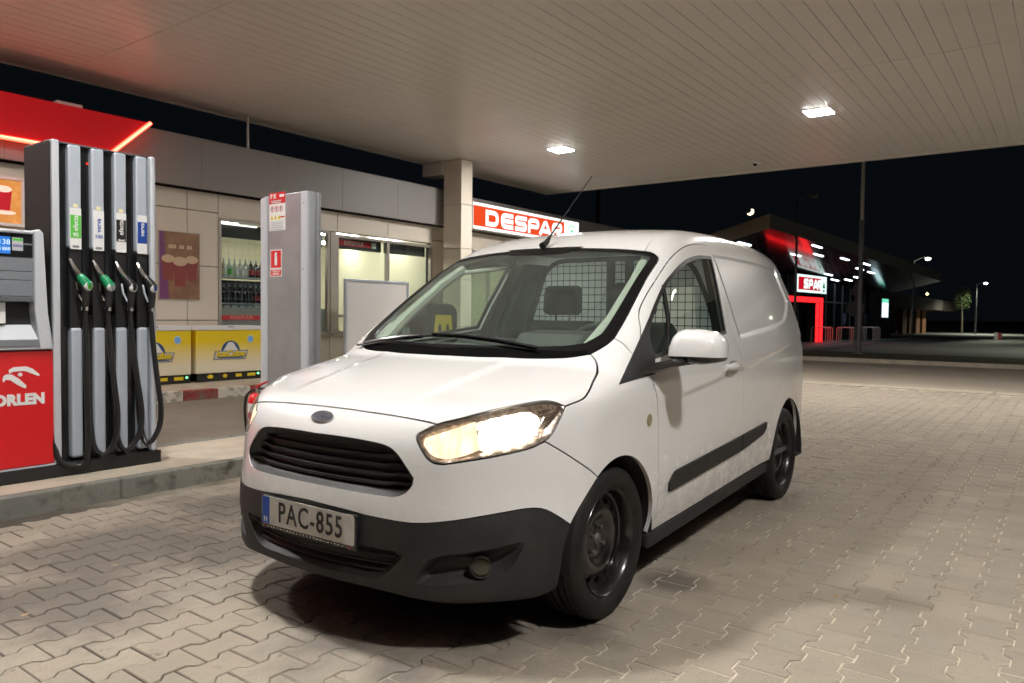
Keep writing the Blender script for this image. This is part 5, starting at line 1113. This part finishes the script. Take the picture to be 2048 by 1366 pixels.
# posters
PO = thing('coffee_poster', 'brown coffee poster with three cups and a purple edge on the beige wall', 'poster', (6.51, 11.49, 1.95))
MB().box((-.345,-.012,-.54),(.345,.005,.54)).build('frame', M['frame'], PO)
M['choc'] = mk('poster_brown', (.20,.095,.05), .4, mix=(5, (.30,.16,.08), .4, .7, 5)); M['purple'] = mk('poster_purple', (.16,.04,.15), .4); M['cupred'] = mk('cup_red', (.23,.035,.03), .4); M['cream'] = mk('foam_cream', (.58,.42,.27), .5)
flat('print', [(-.18,-.53),(.335,-.53),(.335,.53),(-.27,.53)], (0,-.013,0), (1,0,0), (0,0,1), M['choc'], PO); flat('print_edge', [(-.335,-.53),(-.18,-.53),(-.27,.53),(-.335,.53)], (0,-.013,0), (1,0,0), (0,0,1), M['purple'], PO)
for cx, cz, s_ in ((-.20,.02,.85),(.20,.02,.85),(.0,-.03,1.0)):
    flat('cup', [(-.085*s_,-.30*s_),(.085*s_,-.30*s_),(.125*s_,.09*s_),(-.125*s_,.09*s_)], (cx,-.0135,cz), (1,0,0), (0,0,1), M['cupred'], PO, lift=.0022 if s_ < 1 else .004); flat('foam', ellipse(.125*s_,.075*s_,18,0,.10*s_), (cx,-.0135,cz), (1,0,0), (0,0,1), M['cream'], PO, lift=.006 if s_ < 1 else .008)
for k in range(9): flat('headline', [(-.018,-.03),(.018,-.03),(.018,.03),(-.018,.03)], (-.17+.044*k,-.0135,.30), (1,0,0), (0,0,1), M['cream'], PO, lift=.002) if k not in (3, 6) else None
LP = thing('lit_coffee_poster', 'backlit orange poster of a red coffee cup in a white frame left of the pump', 'poster', (3.60, 11.47, 2.665))
mb = MB(); mb.box((-.68,-.04,-.33),(.68,0,-.29)); mb.box((-.68,-.04,.29),(.68,0,.33)); mb.box((.64,-.04,-.289),(.68,0,.289)); mb.box((-.68,-.04,-.289),(-.64,0,.289)); mb.build('frame', M['white'], LP)
flat('print', [(-.639,-.289),(.639,-.289),(.639,.289),(-.639,.289)], (0,-.01,0), (1,0,0), (0,0,1), mk('lit_orange_print',(.5,.2,.04),.4,emit=(1.0,.42,.10),es=.38,mix=(6,(.62,.36,.12),.45,.65,4)), LP)
flat('cup', [(-.075,-.15),(.075,-.15),(.105,.13),(-.105,.13)], (.43,-.012,.02), (1,0,0), (0,0,1), mk('lit_cup_red',(.4,.01,.02),.4,emit=(.6,.01,.02),es=.4), LP); flat('foam', ellipse(.105,.045,16,0,.14), (.43,-.012,.02), (1,0,0), (0,0,1), mk('lit_foam',(.7,.6,.5),.5,emit=(1,.85,.7),es=.5), LP, lift=.003); flat('saucer', ellipse(.15,.03,16,0,-.17), (.43,-.012,.02), (1,0,0), (0,0,1), bpy.data.materials['lit_foam'], LP, lift=.0005)
# white stand
SB = thing('white_board', 'blank white poster stand in a grey frame before the shop window', 'poster stand', (10.25, 10.90, .131))
mb = MB(); mb.box((-.84,-.03,.18),(-.79,.03,1.74)); mb.box((.79,-.03,.18),(.84,.03,1.74)); mb.box((-.789,-.03,1.69),(.789,.03,1.74)); mb.box((-.789,-.03,.18),(.789,.03,.23)); mb.build('frame', M['silver'], SB, bevel=.006)
MB().box((-.79,-.012,.23),(.79,.012,1.69)).build('panel', mk('board_white',(.66,.64,.62),.6), SB)
for x in (-.7,.7): MB().box((x-.03,-.25,0),(x+.03,.25,.03)).build('foot', M['silver'], SB); MB().box((x-.02,-.02,.03),(x+.02,.02,.18)).build('post', M['silver'], SB)
# freezers
def freezer_print():
    m = mk('freezer_print', (.72,.52,.02), .4); nt = m.node_tree; tc = nt.nodes.new('ShaderNodeTexCoord'); sp = nt.nodes.new('ShaderNodeSeparateXYZ'); nt.links.new(tc.outputs['Object'], sp.inputs[0])
    r = nt.nodes.new('ShaderNodeValToRGB'); r.color_ramp.elements[0].position = .25; r.color_ramp.elements[0].color = (.78,.71,.54,1); r.color_ramp.elements[1].position = .62; r.color_ramp.elements[1].color = (.80,.58,.006,1); nt.links.new(sp.outputs[2], r.inputs[0]); nt.links.new(r.outputs[0], nt.nodes['Principled BSDF'].inputs['Base Color']); return m
M['fprint'] = freezer_print(); M['navy'] = mk('logo_navy', (.02,.07,.20), .4)
def freezer(x0, x1, lab):
    f = thing('ice_freezer', lab, 'freezer', (x0, 10.76, .131), 0, 'ice chest freezers along the shop wall'); w = x1-x0
    MB().box((0,0,.13),(w,.62,.80)).build('body', M['fprint'], f, bevel=.01); MB().box((.01,.012,.0),(w-.01,.60,.129)).build('plinth', M['gloss_black'], f); MB().box((-.005,-.012,.801),(w+.005,.63,.87)).build('lid', M['white'], f, bevel=.012)
    MB().box((w*.46,-.02,.845),(w*.54,-.008,.872)).build('handle', M['silver'], f)
    cx = w*.50; RO_ = (cx,-.001,.44)
    d = flat('logo_disc', [(.165*math.cos(t), .175*math.sin(t)) for t in np.linspace(0, PI, 20)], (cx,-.001,.46), (1,0,0), (0,0,1), M['navy'], f); flat('logo_white', [(-.15,0),(-.10,.06),(-.055,.13),(-.03,.15),(.03,.15),(.055,.13),(.10,.06),(.15,0)], (cx,-.001,.46), (1,0,0), (0,0,1), M['white'], f, lift=.002)
    flat('logo_banner', [(-.31,-.07),(.26,-.07),(.31,.07),(-.27,.07)], (cx,-.001,.405), (1,0,0), (0,0,1), M['navy'], f, lift=.0035); flat('banner_field', [(-.295,-.06),(.25,-.06),(.295,.06),(-.26,.06)], (cx,-.001,.405), (1,0,0), (0,0,1), M['offwhite'], f, lift=.005)
    text('logo_word', 'IceCube', .135, M['yellow'], f, (cx,-.001,.425), (1,0,0), (0,0,1), bold=.006, lift=.0085, sx=1.1); text('word_shadow', 'IceCube', .135, M['ink'], f, (cx+.004,-.001,.420), (1,0,0), (0,0,1), bold=.011, lift=.0068, sx=1.1, depth=.0005)
    flat('tagline', [(-.22,-.008),(.22,-.008),(.22,.008),(-.22,.008)], (cx,-.001,.362), (1,0,0), (0,0,1), M['navy'], f, lift=.0065)
    flat('round_sticker', ellipse(.058,.062,20), (w-.22,-.001,.655), (1,0,0), (0,0,1), M['white'], f); flat('sticker_field', ellipse(.050,.054,20), (w-.22,-.001,.655), (1,0,0), (0,0,1), M['blue_l'], f, lift=.002)
    for k, (a, ww) in enumerate(((.20,.055),(.42,.04),(.63,.055),(.83,.075))): flat('yellow_badge', ellipse(ww,.030,14) if k < 2 else [(-ww,-.025),(ww,-.025),(ww,.025),(-ww,.025)], (w*a,.011,.075), (1,0,0), (0,0,1), M['yellow'], f)
    MB().lathe([(0,.012),(.014,.008),(.015,0)], (w*.94,.011,.085), (0,-1,0), 12).build('power_light', mk_emit('green_led',(.15,1,.25),6) if 'green_led' not in bpy.data.materials else bpy.data.materials['green_led'], f)
freezer(5.13, 6.28, 'yellow ice chest freezer partly hidden by the pump hoses'); freezer(6.37, 7.53, 'yellow ice chest freezer beside the grey pylon')

# ================================================================== across the road
vg = struct(MB().box((23.0,-60,-.2),(27.6,60,.09)).build('verge', M['verge'])); 
for k in range(16): MB().box((22.86,-6+k*1.5,-.2),(22.995,-6+k*1.5+1.49,.11)).build('kerb_stone', M['concrete'], vg)
struct(MB().box((27.61,-80,-.2),(190,120,.02)).build('parking_lot', M['lot']))
struct(MB().box((27.62,8.6,.0),(70,60,.028)).build('paved_apron', mk('pale_paving',(.15,.15,.16),.6,mix=(1.5,(.19,.19,.20),.4,.6,3))))
M['lotline'] = mk('dark_joint', (.02,.02,.02), .9)
for y, n in ((7.6,0),(9.0,1)): struct(MB().box((29,y,.03),(60,y+.10,.034)).build('drain_channel', M['lotline']))
TREE = None
for k in range(5): pass
SP_ = thing('supermarket', 'dark glass supermarket with raking roof and a lit SPAR sign across the road', 'building', (40.85, 10.99, 0), math.radians(-5.4))
M['soffit'] = mk('dark_glossy_soffit', (.085,.07,.095), .16, coat=.3, spec=.8); M['fasc'] = mk('supermarket_fascia', (.22,.21,.19), .6); M['dglass'] = mk('dark_shopfront_glass', (.006,.008,.012), .06, spec=.8); M['mull'] = mk('mullion_grey', (.16,.165,.17), .4)
def rz_(x, y, t=0): return 4.59-.0349*(x+12.2)-.25*(y+3)+t
q = [(-12.2,-3),(13.9,-3),(13.9,3.4),(-12.2,3.4)]; mb = MB(); mb.cur = 0
v = [(x,y,rz_(x,y)) for x, y in q]+[(x,y,rz_(x,y,.54)) for x, y in q]; mb.add(v, [(0,3,2,1)]); mb.cur = 1; mb.add(v, [(4,5,6,7),(0,1,5,4),(1,2,6,5),(2,3,7,6)]); mb.cur = 2; mb.add(v, [(3,0,4,7)])
mb.build('roof', [M['soffit'], M['fasc'], mk('beige_fascia_lamplit',(.70,.60,.45),.6)], SP_)  # end fascia colour brightened to stand for lamplight falling on it
for k in range(20):
    x0 = -12+1.3*k; zt = 3.80-.0349*(x0+12.2)-.06
    MB().box((x0+.03,0,.03),(x0+1.27,.04,zt-.05)).build('pane', M['dglass'], SP_); MB().box((x0-.03,-.05,.03),(x0+.03,.05,zt)).build('mullion', M['mull'], SP_)
MB().box((-12,-.04,2.10),(14,.0-.01,2.17)).build('transom', M['mull'], SP_); MB().box((-12,.05,0),(14,8,2.2)).build('rear_volume', M['dark'], SP_); MB().box((9.6,-.10,.03),(14,-.06,2.9)).build('grey_wall', mk('grey_render',(.10,.10,.105),.7), SP_)
# red portal, sign, screen
po = MB().box((-5.2,-.5,2.00),(.42,-.06,2.34)).build('portal', M['dark'], SP_); MB().box((-.62,-.5,.03),(.42,-.06,1.99)).build('portal', M['dark'], SP_)
for x in (-.50, .05): MB().box((x,-.53,.03),(x+.36,-.502,2.03)).build('led_bar', M['portal'], po)
MB().box((-5.2,-.53,2.05),(.41,-.502,2.30)).build('led_bar', M['portal'], po)
sg = thing('supermarket_sign', 'white framed red SPAR light box with green tree above the red portal', 'sign', (0,0,0)); sg.matrix_world = Matrix.Translation((40.85,10.99,0)) @ Matrix.Rotation(math.radians(-5.4), 4, 'Z')
MB().box((-2.86,-.42,2.54),(1.16,-.10,3.42)).build('case', M['grey_dark'], sg)
flat('white_face', [(-2.86,2.54),(1.16,2.54),(1.16,3.42),(-2.86,3.42)], (0,-.421,0), (1,0,0), (0,0,1), mk_emit('spar_white',(.80,1,.97),1.25), sg); flat('red_field', [(-2.70,2.66),(.36,2.66),(.36,3.30),(-2.70,3.30)], (0,-.424,0), (1,0,0), (0,0,1), mk_emit('spar_red',(.75,.008,.03),.75), sg)
letters('SPAR', (-1.72,-1.08,-.42,.10), .58, 2.98, .50, .15, -.427, sg, bpy.data.materials['spar_white'])
mb = MB(); mb.prism([(.56,2.82),(.98,2.82),(.77,3.20)], (0,-.424,0), (1,0,0), (0,0,1), (0,-1,0), .001, .004); mb.prism(ellipse(.14,.07,12,.77,2.68), (0,-.424,0), (1,0,0), (0,0,1), (0,-1,0), .001, .004); mb.build('tree_emblem', mk_emit('spar_green',(.0,.30,.12),.6), sg)
sc_ = thing('pharmacy_screen', 'bright blue-white upright screen on the supermarket grey wall', 'screen', (0,0,0)); sc_.matrix_world = sg.matrix_world.copy()
MB().box((11.5,-.24,1.30),(12.95,-.11,2.60)).build('case', M['grey_dark'], sc_); flat('display', [(11.55,1.36),(12.90,1.36),(12.90,2.30),(11.55,2.30)], (0,-.241,0), (1,0,0), (0,0,1), mk_emit('screen_white',(.70,.95,1.0),1.6), sc_); flat('display_band', [(11.55,2.31),(12.90,2.31),(12.90,2.54),(11.55,2.54)], (0,-.241,0), (1,0,0), (0,0,1), mk_emit('screen_green',(.2,.9,.6),1.0), sc_)
M['slot'] = mk_emit('soffit_strip_light', (.80,.93,1.0), 11)
for x, y in ((-11.1,-1.5),(-6.7,-2.75),(-6.23,-1.66),(-4.83,-2.14),(-2.15,-2.42),(.81,-2.5),(1.68,-1.92),(3.67,-1.88),(.80,-.64),(3.03,-.21),(4.2,-.54),(4.15,-1.04)):
    z = rz_(x, y)-.012; L_ = 1.15; mb = MB(); mb.add([(x-L_/2,y-.04,rz_(x-L_/2,y-.04)-.012),(x+L_/2,y-.04,rz_(x+L_/2,y-.04)-.012),(x+L_/2,y+.04,rz_(x+L_/2,y+.04)-.012),(x-L_/2,y+.04,rz_(x-L_/2,y+.04)-.012)], [(3,2,1,0)]); mb.build('glow_strip', M['slot'], SP_)
for x in (5.2, 9.0): flat('round_sticker', ellipse(.34,.34,20), (x,-.045 if x < 9 else -.052,1.22), (1,0,0), (0,0,1), mk('pale_blue_vinyl',(.22,.30,.45),.5) if x < 6 else bpy.data.materials['pale_blue_vinyl'], SP_)
# cycle racks
def rack(x, y, n, lb):
    r = thing('bicycle_rack', lb, 'bicycle rack', (x, y, .03), 0, 'bicycle racks before the supermarket')
    for k in range(n): MB().tube(rpath([(k*.45,0,0),(k*.45,0,.75),(k*.45,.7,.75),(k*.45,.7,0)], .12), .025, 6).build('hoop', M['edge'], r)
    MB().box((-.1,-.03,.02),(n*.45-.35,.03,.06)).build('rail', M['edge'], r)
for x, y, n in ((40.2,10.0,4),(41.6,9.1,3),(44.4,8.6,5)): rack(x, y, n, {4: 'low pale bicycle rack directly before the red portal', 3: 'low pale bicycle rack just left of the tall pole', 5: 'low pale bicycle rack just right of the tall pole'}[n])
# low pavilion
LPV = thing('low_pavilion', 'low dark pavilion with a wide drooping roof right of the supermarket', 'building', (40.85, 10.99, 0), math.radians(-5.4))
MB().prism([(14.5,2.55),(14.5,2.85),(19.4,3.38),(43.4,2.9),(43.4,2.05),(28,2.2)], (0,2,0), (1,0,0), (0,0,1), (0,1,0), 0, 9).build('roof', mk('brown_roof_edge',(.075,.06,.05),.7), LPV)
MB().box((14.5,5,0),(40,10.5,2.2)).build('wall', M['dark'], LPV)
M['brickw'] = mk('lit_brown_timber', (.16,.07,.03), .7)
for x in (29.5,31.6,33.7,35.8): MB().box((x,3.2,0),(x+1.2,3.6,2.1)).build('timber_pier', M['brickw'], LPV)
# lamps and poles
def street_lamp(name, label, x, y, h, dx, dy, dz, lit, col=(.95,1.0,.80), P=330, r=.055):
    L = thing(name, label, 'street lamp', (x, y, 0), 0, None); hl_ = MB()
    MB().tube([(0,0,0),(0,0,h*.5),(0,0,h)], [r*1.3,r,r*.75], 10).build('pole', M['mull'], L, smooth=True); MB().tube([(0,0,h-.02),(dx*.5,dy*.5,h+dz*.6),(dx,dy,h+dz)], r*.6, 8).build('arm', M['mull'], L, smooth=True)
    d = np.array([dx,dy]); d = d/np.linalg.norm(d); hx, hy = dx+d[0]*.25, dy+d[1]*.25
    MB().tube([(dx-d[0]*.05,dy-d[1]*.05,h+dz),(hx,hy,h+dz+.03)], [.08,.13], 8).build('lamp_head', M['mull'], L, smooth=True)
    if lit:
        MB().lathe([(0,-.10),(.10,-.085),(.15,-.03),(.15,0)], (hx,hy,h+dz-.09), (0,0,1), 12).build('lens', mk_emit('street_lens',col,26) if 'street_lens' not in bpy.data.materials else bpy.data.materials['street_lens'], L)
        ld = bpy.data.lights.new('lamp_light', 'SPOT'); ld.energy = P; ld.color = col; ld.spot_size = math.radians(150); ld.spot_blend = .6; ld.shadow_soft_size = .15
        o = bpy.data.objects.new('lamp_light', ld); COL.objects.link(o); o.parent = L; o.location = (hx,hy,h+dz-.22)
    return L
street_lamp('street_lamp', 'unlit street lamp with curved arm in front of the supermarket roof', 31.36, 9.01, 6.0, .30, -.42, .17, False)
street_lamp('street_lamp', 'lit street lamp at the right end of the supermarket roof', 52.26, 7.9, 4.86, .36, -.48, .25, True, P=2600)
street_lamp('street_lamp', 'lit street lamp beside the small tree far right', 77.03, 6.73, 4.41, .33, -.44, .18, True, P=2600)
street_lamp('street_lamp', 'lit street lamp at the roadside just outside the view', 37.0, -4.5, 6.0, -.35, .42, .2, True, P=3200)
for n, (x, y, h), c, lb in (('far_lamp',(127.8,23.6,5.8),(1,.95,.6),'tiny lit lamp above the low pavilion roof'),('far_lamp',(128.8,17.6,5.16),(1,.85,.3),'tiny yellow lamp just left of the far street lamp'),('warning_beacon',(107.8,22.0,3.78),(1,.45,.02),'small amber beacon right of the tall pole')):
    L = thing(n, lb, 'lamp', (x, y, 0)); MB().cyl((0,0,0),(0,0,h-.2),.06,8).build('pole', M['mull'], L); MB().lathe([(0,-.22),(.22,0),(0,.22)], (0,0,h), (0,0,1), 10).build('lens', mk_emit('far_glow_%s' % n if n != 'far_lamp' else 'far_glow%d' % int(y), c, 6), L)
TP = thing('flag_pole', 'tall slim grey pole rising past the canopy edge at the roadside', 'pole', (26.46, 5.55, .08)); MB().tube([(0,0,0),(0,0,4.3)], [.085,.075], 12).build('lower_tube', M['mull'], TP, smooth=True); MB().tube([(0,0,4.3),(0,0,10)], [.058,.05], 12).build('upper_tube', M['edge'], TP, smooth=True); MB().cyl((0,0,4.25),(0,0,4.36),.09,12).build('collar', M['mull'], TP); MB().box((-.16,-.16,-.06),(.16,.16,.02)).build('base_plate', M['mull'], TP)
MS = thing('mast', 'dark steel mast standing behind the shop sign', 'pole', (25.93, 15.09, 0)); MB().tube([(0,0,0),(0,0,12)], [.12,.09], 12).build('tube', mk('brown_steel',(.12,.085,.07),.6), MS, smooth=True); MB().box((-.2,-.2,0),(.2,.2,.05)).build('base_plate', M['mull'], MS)
RS = thing('road_sign', 'round road sign seen from behind beside the tall pole', 'road sign', (33.4, 7.16, .03)); MB().cyl((0,0,0),(0,0,2.75),.03,8).build('post', M['mull'], RS); MB().cyl((-.03,0,1.62),(-.05,0,1.62),.33,24).build('disc', mk('sign_back',(.14,.13,.12),.6), RS); MB().prism([(-.28,2.2),(.28,2.2),(.0,2.72)], (-.03,0,0), (0,1,0), (0,0,1), (-1,0,0), 0, .02).build('triangle', bpy.data.materials['sign_back'], RS)
KB = thing('advertising_box', 'small red and white box at the far edge of the parking lot', 'box', (56.7, 3.7, .02)); MB().box((-.2,-.2,0),(.2,.0,.42)).build('red_half', mk('faded_red',(.20,.03,.03),.6), KB); MB().box((-.2,.01,0),(.2,.2,.45)).build('white_half', mk('faded_white',(.35,.33,.33),.6), KB)
# small tree by the far lamp
TR = thing('small_tree', 'small bushy tree glowing green under the far street lamp', 'tree', (78.6, 7.9, .02)); MB().tube([(0,0,0),(.05,0,1.2),(0,.05,2.4),(0,0,3.2)], [.09,.07,.05,.02], 7).build('trunk', mk('bark',(.06,.045,.03),.9), TR)
mb = MB(); r2 = random.Random(5)
for k in range(900):
    a = r2.uniform(0, 2*PI); h = r2.uniform(0, 1); rr = .75*math.sqrt(r2.random())*(1-.5*abs(h-.4)); c = np.array([rr*math.cos(a), rr*math.sin(a), 2.2+2.0*h]); u_ = np.array([r2.gauss(0,1), r2.gauss(0,1), r2.gauss(0,1)]); u_ /= np.linalg.norm(u_); w_ = np.cross(u_, (.3,.5,.8)); w_ /= np.linalg.norm(w_)
    mb.add([c-u_*.07, c+w_*.035, c+u_*.07, c-w_*.035], [(0,1,2,3)])
mb.build('crown', mk('leaf_green',(.035,.055,.01),.7), TR)['kind'] = 'stuff'
# moon
md = np.array([2832.5,988.5,404.9]); mdn = md/np.linalg.norm(md); mx = np.cross(mdn,(0,0,1)); mx /= np.linalg.norm(mx); my = np.cross(mx, mdn)
cres = [(14*math.cos(t), 14*math.sin(t)) for t in np.linspace(-2.2, .6, 18)]+[(-6+14*.9*math.cos(t)-1.5, 5+14*.9*math.sin(t)) for t in np.linspace(.35, -1.75, 14)]
tag(MB().prism(cres, md, mx, my, -mdn, 0, 1).build('moon', mk_emit('moonlight',(1,.80,.50),4)), 'bright crescent moon in the black sky above the supermarket roof', 'moon')
